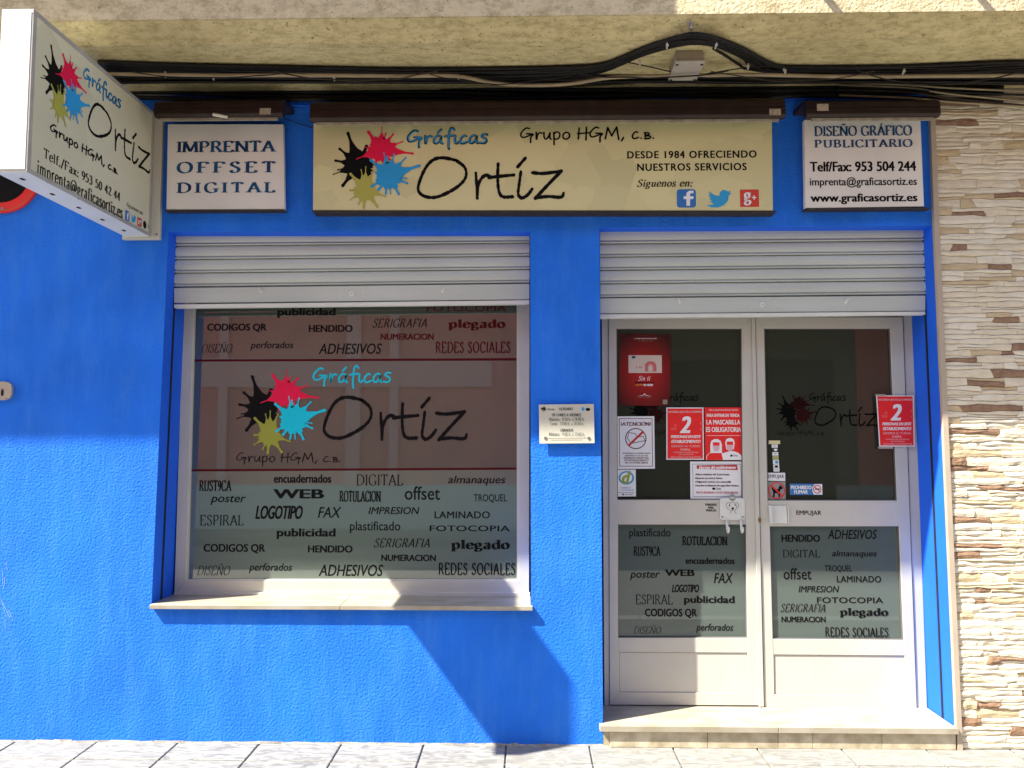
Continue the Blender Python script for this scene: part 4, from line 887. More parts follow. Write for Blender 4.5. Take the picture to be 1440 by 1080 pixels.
# brown light housings above each sign
def housing(label, x0, x1, y0, y1, tube_=False, grp='brown lamp housings above the signs'):
    Yf = -.20; c = W((x0 + x1) / 2, y1, Yf); t = thing('sign_light', label, 'light', (c.x, 0, c.z), grp)
    a = W(x0, y0, Yf); b = W(x1, y1, Yf); X0, X1, zt_, zb_ = a.x, b.x, a.z, b.z; hh = zt_ - zb_
    m = MB(); prof = [(-.005, zt_ + .02), (-.15, zt_ + .008), (-.20, zt_ - hh * .22), (-.205, zb_ + hh * .14), (-.19, zb_ + .0), (-.16, zb_ + .004), (-.14, zt_ - .02), (-.005, zt_ - .01)]
    m.prism([(X0, y, z) for y, z in prof], [(X1, y, z) for y, z in prof]); m.build('hood', M_BROWN, t, bevel=.002)
    m = MB(); m.box(X0 + .004, X1 - .004, -.210, -.2055, zt_ - hh * .50, zt_ - hh * .44); m.box(X0 + .004, X1 - .004, -.207, -.2053, zb_ + hh * .30, zb_ + hh * .34); m.build('ridge', M_BROWN, t)
    m = MB(); m.box(X0 + .03, X1 - .03, -.188, -.172, zb_ - .013, zb_ - .0015); m.build('reflector_edge', M_STRIP, t)
    return t, X0, X1, zt_, zb_
t, X0, X1, zt_, zb_ = housing('dark brown lamp housing with a bare bulb, above the IMPRENTA sign', 217, 397, 138.5, 163)
m = MB(); p = W(312, 163.5, -.20); m.tube([p + Vector((-.045, 0, .010)), p + Vector((-.02, -.002, .005)), p + Vector((.028, -.003, -.006))], .0085, 8); m.build('bulb', mat('bulb_glass', (.75, .72, .6), .15), t)
t2_, *_r = housing('very long dark brown lamp housing above the main sign', 436, 1105, 139.5, 165)
t3_, *_r = housing('dark brown lamp housing above the DISEÑO sign, beside the stone wall', 1134, 1323, 138, 163)
M_TAG = mat('pale_label', (.36, .30, .22), .6, var=.3, scale=60)
for tt, box in ((t, (365, 152, 381, 161)), (t2_, (1082, 153, 1098, 162)), (t3_, (1149, 146, 1165, 156))):
    fit(RECT, box, ('Y', -.2115), 'maker_plate', M_TAG, tt)

# ================================================================== PROJECTING SIGN
pFar = W(217.8, 250, -.004); XS = pFar.x
tb = SX(43.8, 8.1, XS); bb = SX(43.8, 244.6, XS); tf = SX(217.8, 158.8, XS); bf_ = SX(216.5, 335.5, XS)
Yn = (tb.y + bb.y) / 2; zT = (tb.z + tf.z) / 2; zB = (bb.z + bf_.z) / 2
ps = thing('projecting_sign', 'white box sign projecting from the wall at upper left, paint splashes on its side', 'sign', (XS - .06, 0, zB))
TH = .136; XW = XS - TH
m = MB(); m.box(XW, XS - .003, Yn, -.03, zB, zT); m.build('box', M_GREYW, ps, bevel=.002)
fr = .022
m = MB()
for q in ((Yn - .003, -.03, zB, zB + fr * .9), (Yn - .003, -.03, zT - fr, zT), (Yn - .003, Yn + fr * .9, zB + fr * .9, zT - fr), (-.03 - fr, -.03, zB + fr * .9, zT - fr)):
    m.box(XS - .006, XS, q[0], q[1], q[2] + .0004, q[3] - .0004)
m.build('edge_frame', mat('grey_sign_frame', (.40, .38, .34), .45, var=.15, scale=12), ps, bevel=.0015)
m = MB(); m.box(XS - .0035, XS - .0025, Yn + fr * .8, -.03 - fr * .8, zB + fr * .8, zT - fr * .8); m.build('side_panel', M_SIGN2, ps)
m = MB(); m.box(XW + .008, XS - .010, Yn - .0045, Yn - .0005, zB + .012, zT - .012); m.build('end_panel', mat('translucent_white_panel', (.78, .80, .78), .4, var=.05), ps)
m = MB(); m.box(XW - .02, XS + .045, -.028, -.001, zB - .012, zT + .004); m.build('wall_plate', M_CREAMP, ps, bevel=.002)
m = MB(); m.disc((XS + .03, -.033, zB + .012), .006, -.028, 10); m.disc((XS + .03, -.033, zT - .03), .006, -.028, 10); m.build('screw', M_STEEL, ps)
for k in range(5):
    m = MB(); y = Yn + .07 + k * .2
    m.prism([(XW + .055, y, zB - .003), (XW + .068, y, zB - .003), (XW + .068, y + .022, zB - .003), (XW + .055, y + .022, zB - .003)], [(XW + .055, y, zB - .0003), (XW + .068, y, zB - .0003), (XW + .068, y + .022, zB - .0003), (XW + .055, y + .022, zB - .0003)])
    m.build('drain_hole', M_DARK, ps)
def cr(x, y): return (x / 3.085, y / 3.085)
XT = XS - .0020
def sbox(xl, xr, top, bot):
    yl = SX(*cr(xl, bot[1]), XT).y; yr = SX(*cr(xr, bot[1]), XT).y
    return ('X', XT, yl, yr, SX(*cr(*bot), XT).z, SX(*cr(*top), XT).z)
B0 = sbox(165, 383, (212, 163), (278, 548))
def sb(a, b, c, d):
    _, X, y0, y1, z0, z1 = B0
    return (0, 0, 0, 0), ('X', X, y0 + (y1 - y0) * a, y0 + (y1 - y0) * c, z1 + (z0 - z1) * d, z1 + (z0 - z1) * b)
logo_splats(sb, dict(black=M_BLACK, red=M_PINK, olive=M_OLIVE2, blue=M_SKYB), ps, 0)
Z4 = (0, 0, 0, 0)
pl = sbox(356, 525, (450, 345), (452, 442)); fit(hand_text('Gráficas', .15), Z4, pl, 'lettering_outline', M_BLACK, ps)
pl = ('X', XT + .002) + pl[2:]; fit(hand_text('Gráficas', .085), Z4, pl, 'lettering', M_SKYB, ps)
fit(ortiz(), Z4, sbox(377, 655, (415, 436), (430, 610)), 'lettering', M_BLACK, ps)
fit(hand_text('Grupo HGM, c.b.', .16), Z4, sbox(212, 515, (235, 538), (318, 655)), 'lettering', M_BLACK, ps)
fit(sk_text('Telf./Fax: 953 50 42 44', .17, .06, .04), Z4, sbox(180, 518, (192, 640), (510, 872)), 'lettering', M_BLACK, ps)
fit(sk_text('imprenta@graficasortiz.es', .16, .055, .04), Z4, sbox(155, 532, (165, 690), (345, 868)), 'lettering', M_BLACK, ps)
fit(sk_text('Siguenos en:', .14, .05, .05, slant=.2), Z4, sbox(547, 621, (550, 876), (600, 928)), 'lettering', M_BLACK, ps)
fit(rrect(.16), Z4, sbox(542, 561, (551, 913), (551, 957)), 'social_icon', M_ICB, ps)
fit(bf_text('f', .03), Z4, ('X', XT + .001) + sbox(549, 558, (551, 920), (551, 952))[2:], 'icon_letter', M_WHITE, ps)
fit(flat_poly(BIRD), Z4, sbox(567, 591, (579, 932), (579, 966)), 'social_icon', M_BIRD, ps)
fit(RECT, Z4, sbox(595, 614, (604, 944), (604, 982)), 'social_icon', MATS['icon_red'], ps)
fit(bf_text('g+', .02), Z4, ('X', XT + .001) + sbox(598, 612, (604, 952), (604, 974))[2:], 'icon_letter', M_WHITE, ps)
fit(circle(14), Z4, sbox(620, 635, (628, 958), (628, 992)), 'social_icon', M_BLACK, ps)
fit(ring(.35, 18), Z4, sbox(641, 658, (650, 972), (650, 1004)), 'social_icon', mat('icon_green', (.05, .25, .15), .4), ps)

# ================================================================== ROUND NO-PARKING SIGN, cut by the picture's left edge
rsn = thing('round_road_sign', 'round red and black metal sign half hidden behind the projecting box sign', 'sign', tuple(W(0, 250, -.03)))
c0 = W(3, 246, -.02); rr_ = (W(3, 246, -.02) - W(3, 299, -.02)).length
m = MB(); m.disc(c0, rr_, -.001, 40); m.build('disc', M_RED, rsn, bevel=.002)
m = MB(); m.disc(c0 + Vector((0, -.0025, 0)), rr_ * .73, -.0201, 36); m.build('centre_field', M_BLACK, rsn)
m = MB(); v, f = ring(.015, 40); m.add([(c0.x + a * rr_ * .95, -.0208, c0.z + b * rr_ * .95) for a, b, _ in v], f); m.build('rim_line', mat('ochre_line', (.35, .18, .03), .5), rsn)
m = MB(); p = W(3, 293.5, -.024); m.disc(p, .008, -.0205, 12); m.build('screw', M_STEEL, rsn)
# key switch
ks = thing('key_switch', 'small oval metal key switch plate on the blue wall at the left edge', 'key switch', tuple(W(3, 563, 0)))
c0 = W(2.5, 549.5, -.022); m = MB(); P = []
for k in range(24):
    a = 2 * math.pi * k / 24; P.append(Vector((c0.x + .052 * math.copysign(abs(math.cos(a)) ** .75, math.cos(a)), -.022, c0.z + .050 * math.copysign(abs(math.sin(a)) ** .75, math.sin(a)))))
m.prism(P, [Vector((p.x * 1.0, -.001, p.z)) for p in P]); m.build('cover', mat('worn_nickel', (.50, .45, .36), .4, metal=.5, var=.2), ks, bevel=.003)
m = MB(); m.disc(W(3, 552, -.0235), .020, -.0221, 14, rx=.007); m.build('keyhole', M_DARK, ks)
m = MB(); m.disc(W(8.5, 560.5, -.0235), .003, -.0221, 8); m.build('screw', M_DARK, ks)

# ================================================================== CABLES
def cable(label, pts, r, m, mode='S', Y=-.03, grp='cables clipped under the overhang', drop=None, n=6):
    P = []
    for a, b in pts:
        P.append(H(a, b, SOFZ - (drop or r) - .002) if mode == 'S' else W(a, b, Y))
    P = spline(P, 5)
    o = MB().tube(P, r, n).build('cable', m, None, label=label, cat='cable', group=grp, smooth=True)
    return o
# black bundle that arches over the junction box: strands with their own heights
for k in range(6):
    o = k * 2.9; s = [(138, 86), (250, 91), (400, 95), (560, 97), (700, 97), (800, 95 - k * .4), (850, 90 - k), (900, 70 - k * .6), (940, 55), (975, 49), (1010, 54), (1050, 71), (1085, 90), (1120, 94), (1250, 93), (1340, 92), (1400, 88), (1480, 86)]
    s = [(x, y + o * (.9 if 880 < x < 1060 else 1.05) + random.uniform(-1.3, 1.3)) for x, y in s]
    lab = ['topmost black cable of the thick bundle arching over the junction box', 'second black cable of the bundle arching over the junction box', 'middle black cable of the bundle arching over the junction box',
           'fourth black cable of the bundle arching over the junction box', 'fifth black cable of the bundle arching over the junction box', 'lowest black cable of the bundle arching over the junction box'][k]
    cable(lab, s, .0075 if k % 2 else .0095, M_CABLE, 'S', drop=.012 + (k % 2) * .006)
cable('black cable leaving the arch early at the right of the junction box', [(1003, 68), (1020, 78), (1040, 91), (1052, 97), (1120, 104), (1260, 103), (1480, 98)], .007, M_CABLE, drop=.02)
cable('black cable dropping steeply from the right end of the arch', [(1020, 62), (1045, 82), (1062, 96), (1130, 100), (1300, 99), (1480, 92)], .006, M_CABLE, drop=.022)
cable('thin black wire sagging across the front of the junction box', [(860, 84), (900, 91), (945, 101), (975, 105), (1010, 101), (1050, 95), (1100, 92)], .0028, M_CABLE, drop=.05)
cable('thick beige conduit running the whole length below the black bundle', [(150, 104), (300, 106), (420, 106), (560, 107), (640, 107), (690, 116), (740, 120), (800, 118), (860, 109), (930, 107), (960, 104), (1000, 106), (1060, 105), (1200, 108), (1320, 107), (1480, 106)], .0095, M_COND, 'S', drop=.06, n=8)
cable('beige conduit dipping in a wave under the junction box', [(660, 121), (800, 121), (850, 113), (895, 113), (930, 118), (960, 118), (1010, 111), (1100, 113), (1300, 114), (1480, 112)], .007, M_COND, 'W', -.09, n=8)
cable('pale brown cable lying on top of the conduit at the left', [(150, 110), (330, 113), (470, 115), (640, 114), (760, 123), (900, 116)], .004, M_CABLE2, 'W', -.10)
cable('first black cable lying in the angle of wall and overhang', [(x, 108.5 + random.uniform(-1, 1)) for x in range(150, 1500, 120)], .010, M_CABLE, 'S', drop=.012, grp='dark cables along the top of the wall')
cable('second black cable lying in the angle of wall and overhang', [(x, 113 + random.uniform(-1, 1)) for x in range(150, 1500, 110)], .011, M_CABLE2, 'S', drop=.016, grp='dark cables along the top of the wall')
cable('third black cable lying in the angle of wall and overhang', [(x, 115.5 + random.uniform(-1, 1)) for x in range(150, 1500, 130)], .009, M_CABLE, 'S', drop=.03, grp='dark cables along the top of the wall')
dk = [(118, 'uppermost dark cable of the sagging mass behind the lamp housings'), (122, 'second dark cable of the mass behind the lamp housings'), (126, 'third dark cable of the mass behind the lamp housings'), (130, 'fourth dark cable of the mass behind the lamp housings'),
      (134, 'fifth dark cable of the mass behind the lamp housings'), (138, 'lowest dark cable of the mass behind the lamp housings')]
for k, (yy, lab) in enumerate(dk):
    s = [(x, yy + random.uniform(-2, 2) + 3 * math.sin(x / 170 + k)) for x in range(150, 1500, 90)]
    cable(lab, s, .012, M_CABLE, 'W', -.035 - .006 * (k % 3), grp='dark cables along the top of the wall')
for yy, dy, m_, lab in ((124, 22, M_COND, 'beige cable slanting down over the top of the stone wall'), (120, 10, M_COND, 'upper beige cable over the stone wall'), (130, 22, M_CABLE2, 'dusty brown cable slanting over the stone wall'), (126, 9, M_CABLE, 'black cable over the top of the stone wall'),
                     (138, 14, M_COND, 'lowest pale cable touching the stone wall top'), (116, 3, M_CABLE2, 'brown cable just under the conduit at the right end')):
    cable(lab, [(1180, yy - 4), (1280, yy), (1340, yy + dy * .4), (1480, yy + dy)], .0055, m_, 'W', -.07, grp='loose cables at the right end')
cable('twisted pale cable loop above the stone wall', [(1180, 108), (1260, 104), (1340, 97), (1400, 98), (1480, 104)], .0045, M_COND, 'W', -.09, grp='loose cables at the right end')
cable('blue painted cable crossing the gap between the left and main signs', [(390, 141), (420, 139), (440, 136), (470, 133)], .004, M_BLUE_S, 'W', -.02, grp='blue painted cables')
cable('lower blue painted cable in the gap between the left and main signs', [(388, 150), (410, 148), (440, 149)], .005, M_BLUE_S, 'W', -.02, grp='blue painted cables')
cable('blue painted cable in the gap between the main and right signs', [(1098, 142), (1120, 138), (1140, 139)], .005, M_BLUE_S, 'W', -.02, grp='blue painted cables')
cable('thin black wire drooping across the blue wall left of the main sign', [(398, 166), (415, 172), (441, 180)], .0025, M_CABLE, 'W', -.02, grp='blue painted cables')
rw = random.Random(12)
for k, lab in enumerate(('thin sagging black wire below the bundle at the far left', 'thin brown wire hanging in a slack curve left of centre', 'thin black wire swinging low above the main sign', 'slack thin wire right of the junction box', 'thin brown wire sagging above the DISEÑO sign', 'loose thin black wire near the right edge')):
    x0 = 180 + k * 205; pts = []
    for i in range(9):
        t = i / 8; pts.append((x0 + t * 230, 100 + rw.uniform(-1.2, 1.2) + (10 + 4 * (k % 3)) * 4 * t * (1 - t)))
    cable(lab, pts, .0026 + .0008 * (k % 2), M_CABLE2 if k in (1, 4) else M_CABLE, 'S', drop=.085, grp='thin loose wires')
M_TIE = mat('pale_cable_tie', (.45, .42, .36), .5)
tie0 = None
for k, (a, b) in enumerate(((470, 113), (545, 112), (645, 112), (900, 92), (938, 68), (1006, 68), (1052, 97), (1105, 103), (1270, 104), (300, 112), (232, 108))):
    lab = 'small pale cable tie ' + ('left of the paint splash logo on the main sign', 'above the blue paint splash', 'above the big letters of the main sign', 'on the rising left side of the cable arch', 'on the arch just left of the junction box', 'on the arch just right of the junction box', 'where the steep cable meets the bundle', 'at the right foot of the cable arch', 'above the right end of the DISEÑO sign', 'above the middle of the IMPRENTA sign', 'near the projecting box sign')[k]
    p = H(a, b, SOFZ - .07)
    if tie0 is None:
        m = MB(); m.box(-.003, .003, -.012, .0, -.012, .014); m.box(-.006, .006, -.016, -.012, -.004, .004); tie0 = m.build('cable_tie', M_TIE, None, label=lab, cat='cable tie', group='small pale cable ties'); tie0.location = p
    else:
        o = tie0.copy(); C.objects.link(o); o.location = p; o['label'] = lab; o.rotation_euler = (0, rw.uniform(-.4, .4), 0)
# cable clips
clip0 = None; n = 0
for a, b, lab in ((148, 86, 'metal cable clip beside the projecting sign'), (410, 90, 'metal cable clip above the IMPRENTA sign'), (569, 89, 'metal cable clip above the paint splash logo'), (712, 91, 'metal cable clip above the centre of the main sign'), (875, 83, 'metal cable clip where the arch begins'),
                  (970, 46, 'metal cable clip at the very top of the arch'), (1045, 62, 'metal cable clip on the falling side of the arch'), (1078, 86, 'metal cable clip at the right foot of the arch'), (1215, 88, 'metal cable clip above the DISEÑO sign'), (1405, 80, 'metal cable clip at the right end of the cables')):
    p = H(a, b, SOFZ)
    if clip0 is None:
        m = MB(); m.box(-.006, .006, -.006, .006, -.03, 0); m.tube([(0, -.012, -.002), (.004, -.014, -.03), (.006, .03, -.034), (.008, .055, -.01)], .003, 6); m.box(-.016, -.004, -.02, -.012, -.012, -.002)
        clip0 = m.build('cable_clip', M_STEEL, None, label=lab, cat='clip', group='metal cable clips'); clip0.location = p
    else:
        o = clip0.copy(); C.objects.link(o); o.location = p; o['label'] = lab; o.rotation_euler.z = random.uniform(-.4, .4)
# junction box under the overhang
jb = thing('junction_box', 'small beige plastic junction box under the arch of black cables', 'junction box', tuple(H(970, 80, SOFZ)))
a = H(952, 67, SOFZ); d1 = H(990, 67, SOFZ); yb_ = H(970, 100, SOFZ - .06).y
cx_ = (a.x + d1.x) / 2; hw = (d1.x - a.x) / 2
m = MB(); y0 = H(970, 69, SOFZ).y + .01; y1 = y0 + .17; zb_ = SOFZ - .055
m.prism([(cx_ - hw, y0, SOFZ), (cx_ + hw, y0, SOFZ), (cx_ + hw * 1.02, y0 - .012, zb_), (cx_ - hw * 1.02, y0 - .012, zb_)], [(cx_ - hw, y1, SOFZ), (cx_ + hw, y1, SOFZ), (cx_ + hw * 1.02, y1, zb_), (cx_ - hw * 1.02, y1, zb_)])
m.build('body', M_BOX, jb, bevel=.003)
m = MB(); m.box(cx_ - hw * 1.1, cx_ + hw * 1.1, y0 - .018, y1 + .006, zb_ - .014, zb_ - .0005); m.build('lid', mat('grey_lid', (.38, .34, .29), .5, var=.15), jb, bevel=.003)
for sx in (-1, 1):
    for yy in (y0 + .0, y1 - .012):
        m = MB(); m.box(cx_ + sx * hw * .92 - .006, cx_ + sx * hw * .92 + .006, yy, yy + .012, zb_ - .0165, zb_ - .0142); m.build('lid_screw', M_DARK, jb)

# ================================================================== HOURS PLAQUE
YQ = -.024
pq = thing('opening_hours_plaque', 'small cream metal plaque with the opening hours on the blue pillar', 'plaque', tuple(W(797, 624, 0)))
m = MB(); m.pp([(757.7, 569), (835, 568), (836.3, 623.3), (758.8, 624)], YQ, YQ + .004); m.build('plate', M_CREAMP, pq, bevel=.0008)
m = MB()
for a, b in ((767, 616), (828, 616)):
    p = W(a, b, YQ - .003); m.disc(p, .008, -.0, 10)
m.build('standoff_screw', M_STEEL, pq)
for s, b, stl in (('HORARIO', (786, 573, 806, 577), 'serifb'), ('DE LUNES A VIERNES', (776, 581.5, 817, 585.5), 'serifb'), ('Mañana:  8:30 h. a 14:00 h.', (772, 587, 822, 592), 'serif'), ('Tarde:  17:00 h. a 20:30 h.', (773, 593.5, 821, 598), 'serif'),
                  ('SÁBADOS', (788, 602, 806, 607), 'serifb'), ('Mañana:  9:00 h. a 13:00 h.', (772, 608, 822, 613), 'serif')):
    word(s, b, stl, YQ - .0006, pq, mat('dark_green_print', (.015, .04, .03), .5))
logo_splats(ybox(760, 571.5, 769, 579, YQ - .0005), dict(black=M_BLACK, red=M_BLACK, olive=M_OLIVE, blue=M_BLACK), pq, 0)
word('Ortiz', (770, 574, 780, 577), 'sans', YQ - .0006, pq); fit(circle(12), (817.5, 572.5, 822, 578), ('Y', YQ - .0006), 'social_icon', M_SKYB, pq); fit(circle(12), (823.5, 573.5, 830, 578), ('Y', YQ - .0006), 'social_icon', M_BLACK, pq)
m = MB(); m.pp([(770, 616.2), (825, 615.8), (825, 616.3), (770, 616.7)], YQ - .0006, YQ - .0002); m.pp([(775, 618.6), (819, 618.3), (819, 618.9), (775, 619.2)], YQ - .0006, YQ - .0002); m.build('small_print_line', M_STRIP, pq)

# ================================================================== POSTERS AND STICKERS ON THE DOOR
YPO = YD + .018 - .004
def sheet(name, label, cat, q, m, Y=YPO, bev=.0):
    c = W((q[2][0] + q[3][0]) / 2, q[2][1], Y); t = thing(name, label, cat, tuple(c))
    b = MB(); b.pp(q, Y, Y + .0009); b.build('sheet', m, t)
    return t
def bl(box, Y, par, m, nm='printed_shape', art=RECT, **k): return fit(art, box, ('Y', Y), nm, m, par, **k)
# banknote poster: crimson with printed brighter middle
mcr = mat('crimson_gradient_print', (.10, .005, .006), .35); n_ = mcr.node_tree; L_ = n_.links
tc = [x for x in n_.nodes if x.type == 'TEX_COORD'][0]; mp = n_.nodes.new('ShaderNodeMapping'); gr = n_.nodes.new('ShaderNodeTexGradient'); gr.gradient_type = 'SPHERICAL'
pc = W(906, 525, YPO); mp.vector_type = 'TEXTURE'; mp.inputs['Location'].default_value = pc; mp.inputs['Scale'].default_value = (.19, 1, .24)
L_.new(tc.outputs['Object'], mp.inputs[0]); L_.new(mp.outputs[0], gr.inputs[0])
rr = n_.nodes.new('ShaderNodeValToRGB'); rr.color_ramp.elements[0].color = (.05, .003, .004, 1); rr.color_ramp.elements[1].color = (.42, .012, .010, 1); rr.color_ramp.elements[1].position = .9
L_.new(gr.outputs[0], rr.inputs[0]); L_.new(rr.outputs[0], n_.nodes['Principled BSDF'].inputs['Base Color'])
p1 = sheet('poster', 'dark crimson poster with a banknote at the top of the left door', 'poster', [(871, 468.5), (943.5, 470.5), (942.5, 571), (870.5, 570)], mcr, YPO - .0012)
y = YPO - .0018
bl((884, 499.5, 930.5, 524.5), y, p1, mat('banknote_pale', (.60, .50, .42), .6), 'banknote')
bl((888.5, 500.8, 893.5, 503.8), y - .0006, p1, M_NAVY); bl((907, 508, 923, 522.5), y - .0005, p1, mat('banknote_pink', (.55, .12, .12), .6), 'arch', flat_poly([(0, 0), (1, 0), (1, .62), (.9, .84), (.7, .97), (.5, 1), (.3, .97), (.1, .84), (0, .62)]))
bl((911, 512, 918.5, 522.5), y - .0010, p1, mat('banknote_pale2', (.60, .36, .32), .6), 'arch', flat_poly([(0, 0), (1, 0), (1, .6), (.8, .9), (.5, 1), (.2, .9), (0, .6)]))
bl((913, 514, 916.5, 521.5), y - .0014, p1, mat('banknote_green', (.55, .58, .48), .6), 'arch', flat_poly([(0, 0), (1, 0), (1, .6), (.8, .9), (.5, 1), (.2, .9), (0, .6)]))
word('10', (895, 515, 903, 518), 'sans', y - .0006, p1, mat('banknote_pink', (.55, .12, .12), .6))
word('La mejor tarjeta es la que no falla', (892.5, 474.8, 923.5, 477.5), 'sans', y, p1, M_WHITE); word('Tu compra en tu ciudad', (898, 478.7, 918, 480.3), 'sans', y, p1, M_STRIP)
word('Sin ti', (898, 528.5, 914.5, 535.5), 'brush', y, p1, M_WHITE); word('el comercio local', (893, 536.5, 919.5, 539), 'bold', y, p1, M_BLACK); word('puede', (894, 539.5, 903.5, 543), 'bold', y, p1, mat('orange_print', (.7, .25, .03), .5)); word('no estar', (905, 539.5, 918.5, 543), 'bold', y, p1, M_WHITE)
bl((896, 553, 917, 557), y, p1, M_WHITE, 'roof_emblem', flat_poly([(0, 0), (.4, .3), (.5, 1), (.6, .3), (1, 0), (.6, .12), (.5, .6), (.4, .12)])); word('Centro Comercial', (898, 557.5, 915, 559), 'sans', y, p1, M_STRIP)
bl((932, 562, 938.5, 568.5), y, p1, M_STRIP)
# no photocopying notice
p2 = sheet('poster', 'white notice headed ATENCIÓN with a crossed-out open book on the left door', 'poster', [(868, 585.5), (920, 585.3), (921, 659), (868.5, 659.5)], M_PAPER)
y = YPO - .0005
bl((871, 588.3, 917.3, 656), y, p2, mat('maroon_print', (.10, .01, .015), .5), 'border', rring(.018, .012))
word('¡ATENCIÓN!', (873, 592.5, 915, 598.8), 'serifb', y, p2, MATS['maroon_print'])
bl((879.3, 602, 909, 631.5), y, p2, MATS['maroon_print'], 'ring', ring(.09, 32))
ob = ([], []);
for P in ([(0, .5), (.2, .2), (1, .35)], [(0, .5), (.1, .8), (.45, .75), (.55, .55), (.9, .6), (1, .35)], [(.3, .28), (.55, .55)]): ribbon(ob, P, lambda d, i: .035, False, 0)
fit(ob, (882, 608, 907.5, 624), ('Y', y - .0003), 'book_drawing', M_BLACK, p2)
ob = ([], []); ribbon(ob, [(0, 0), (1, 1)], lambda d, i: .14, False, 0); fit(ob, (882.5, 606, 905.5, 628), ('Y', y - .0006), 'red_bar', mat('deep_red_print', (.50, .01, .02), .5), p2)
for i, s in enumerate(('SIGUIENDO LA LEGISLACIÓN', 'ESPAÑOLA Y LA LEY DE', 'PROPIEDAD INTELECTUAL', 'ESTE ESTABLECIMIENTO', 'NO FOTOCOPIA LIBROS')):
    hw = (19.5, 16, 18, 17, 16)[i]; word(s, (895 - hw, 636 + i * 3.4, 895 + hw, 638.3 + i * 3.4), 'bold', y, p2, MATS['maroon_print'])
# two-persons posters
def two(label, x0, x1, y0, y1, x2, x3, tape):
    Y = YD - .008 if tape else YPO - .0008
    t = sheet('poster', label, 'poster', [(x0, y0), (x1, y0), (x3, y1), (x2, y1)], M_PAPER, Y)
    t['group'] = 'red posters limiting the shop to two people'
    def b(u0, v0, u1, v1):
        l = x0 + (x2 - x0) * (v0 + v1) / 2; r_ = x1 + (x3 - x1) * (v0 + v1) / 2
        return (l + (r_ - l) * u0, y0 + (y1 - y0) * v0, l + (r_ - l) * u1, y0 + (y1 - y0) * v1)
    m = MB(); q = [b(.03, .02, .03, .02)[:2], b(.97, .02, .97, .02)[:2], b(.97, .98, .97, .98)[:2], b(.03, .98, .03, .98)[:2]]; m.pp(q, Y - .0004, Y - .0001); m.build('red_field', M_POSTRED, t)
    Y -= .0009; pk = mat('pale_pink_print', (.75, .45, .45), .5)
    word('RECUERDA QUE SÓLO SE PERMITE', b(.06, .055, .95, .11), 'bold', Y, t, pk)
    word('2', b(.36, .17, .66, .49), 'boldit', Y, t, M_WHITE, 'big_numeral')
    word('PERSONAS EN ESTE', b(.12, .53, .92, .585), 'boldit', Y, t, M_WHITE); word('ESTABLECIMIENTO', b(.13, .62, .91, .68), 'boldit', Y, t, M_WHITE)
    word('ESPEREN SU TURNO', b(.14, .72, .90, .76), 'sans', Y, t, pk); word('FUERA', b(.38, .785, .64, .825), 'bold', Y, t, pk)
    word('GUARDEN LAS DISTANCIAS', b(.19, .845, .85, .87), 'sans', Y, t, pk); word('DE SEGURIDAD', b(.33, .885, .72, .91), 'sans', Y, t, pk); word('DISCULPEN LAS MOLESTIAS', b(.12, .935, .92, .965), 'sans', Y, t, pk)
    rr2 = random.Random(3)
    for k in range(5):
        u, v = rr2.choice([.12, .2, .85, .9]), rr2.uniform(.2, .5); m2 = circle(12); fit(m2, b(u, v, u + .08, v + .06), ('Y', Y + .0003), 'printed_dot', mat('rosy_print', (.80, .08, .07), .5), t)
    return t
two('red poster with a big white 2, beside the mask poster on the left door', 937, 989.3, 573, 646.5, 937, 990, False)
p4b = two('red poster with a big white 2 taped over the edge of the right door leaf', 1232, 1285, 556, 628, 1236.5, 1286.5, True)
tp = MB(); tp.pp([(1231, 554.5), (1245, 554.5), (1245, 557), (1231, 557)], YD - .0084, YD - .0082); tp.pp([(1234, 628.3), (1256, 628), (1256, 631), (1236, 631)], YD - .0084, YD - .0082); tp.build('sticky_tape', mat('clear_tape', (.35, .33, .27), .3), p4b)
# mask poster
p5 = sheet('poster', 'bright red poster LA MASCARILLA ES OBLIGATORIA with two masked figures', 'poster', [(991, 573), (1043.5, 573), (1044.5, 647), (992, 647)], M_POSTRED, YPO - .0008)
y = YPO - .0014
word('POR LA SALUD DE NUESTROS CLIENTES', (997, 575.6, 1038, 577.8), 'sans', y, p5, M_WHITE)
word('PARA ENTRAR EN TIENDA', (994, 581.8, 1040, 586.3), 'bold', y, p5, M_WHITE); word('LA MASCARILLA', (993.5, 590.3, 1041, 597), 'bold', y, p5, M_WHITE); word('ES OBLIGATORIA', (993, 600.5, 1042, 607.5), 'bold', y, p5, M_WHITE)
m = MB(); m.pp([(994, 612.3), (1041.5, 612.3), (1041.5, 612.8), (994, 612.8)], y, y + .0003); m.build('printed_line', M_WHITE, p5)
bl((993, 635, 1021.5, 646.8), y - .0004, p5, M_WHITE, 'shoulders', flat_poly([(0, 0), (1, 0), (.98, .5), (.8, .85), (.6, 1), (.36, 1), (.14, .8), (.03, .5)]))
bl((993.7, 635.7, 1020.7, 646.7), y - .0008, p5, M_POSTRED, 'shoulders', flat_poly([(0, 0), (1, 0), (.98, .5), (.8, .85), (.6, 1), (.36, 1), (.14, .8), (.03, .5)]))
bl((999, 617.5, 1015, 637), y - .0012, p5, M_WHITE, 'hair', flat_poly([(0, 0), (1, 0), (1, .6), (.9, .88), (.65, 1), (.35, 1), (.1, .88), (0, .6)]))
pkf = mat('mask_pink', (.70, .42, .48), .5)
bl((1002.6, 622, 1011.8, 627.5), y - .0016, p5, M_POSTRED, 'face'); bl((1002.8, 626.5, 1011.6, 634.5), y - .0018, p5, pkf, 'mask', flat_poly([(.2, 0), (.8, 0), (1, .5), (1, 1), (0, 1), (0, .5)]))
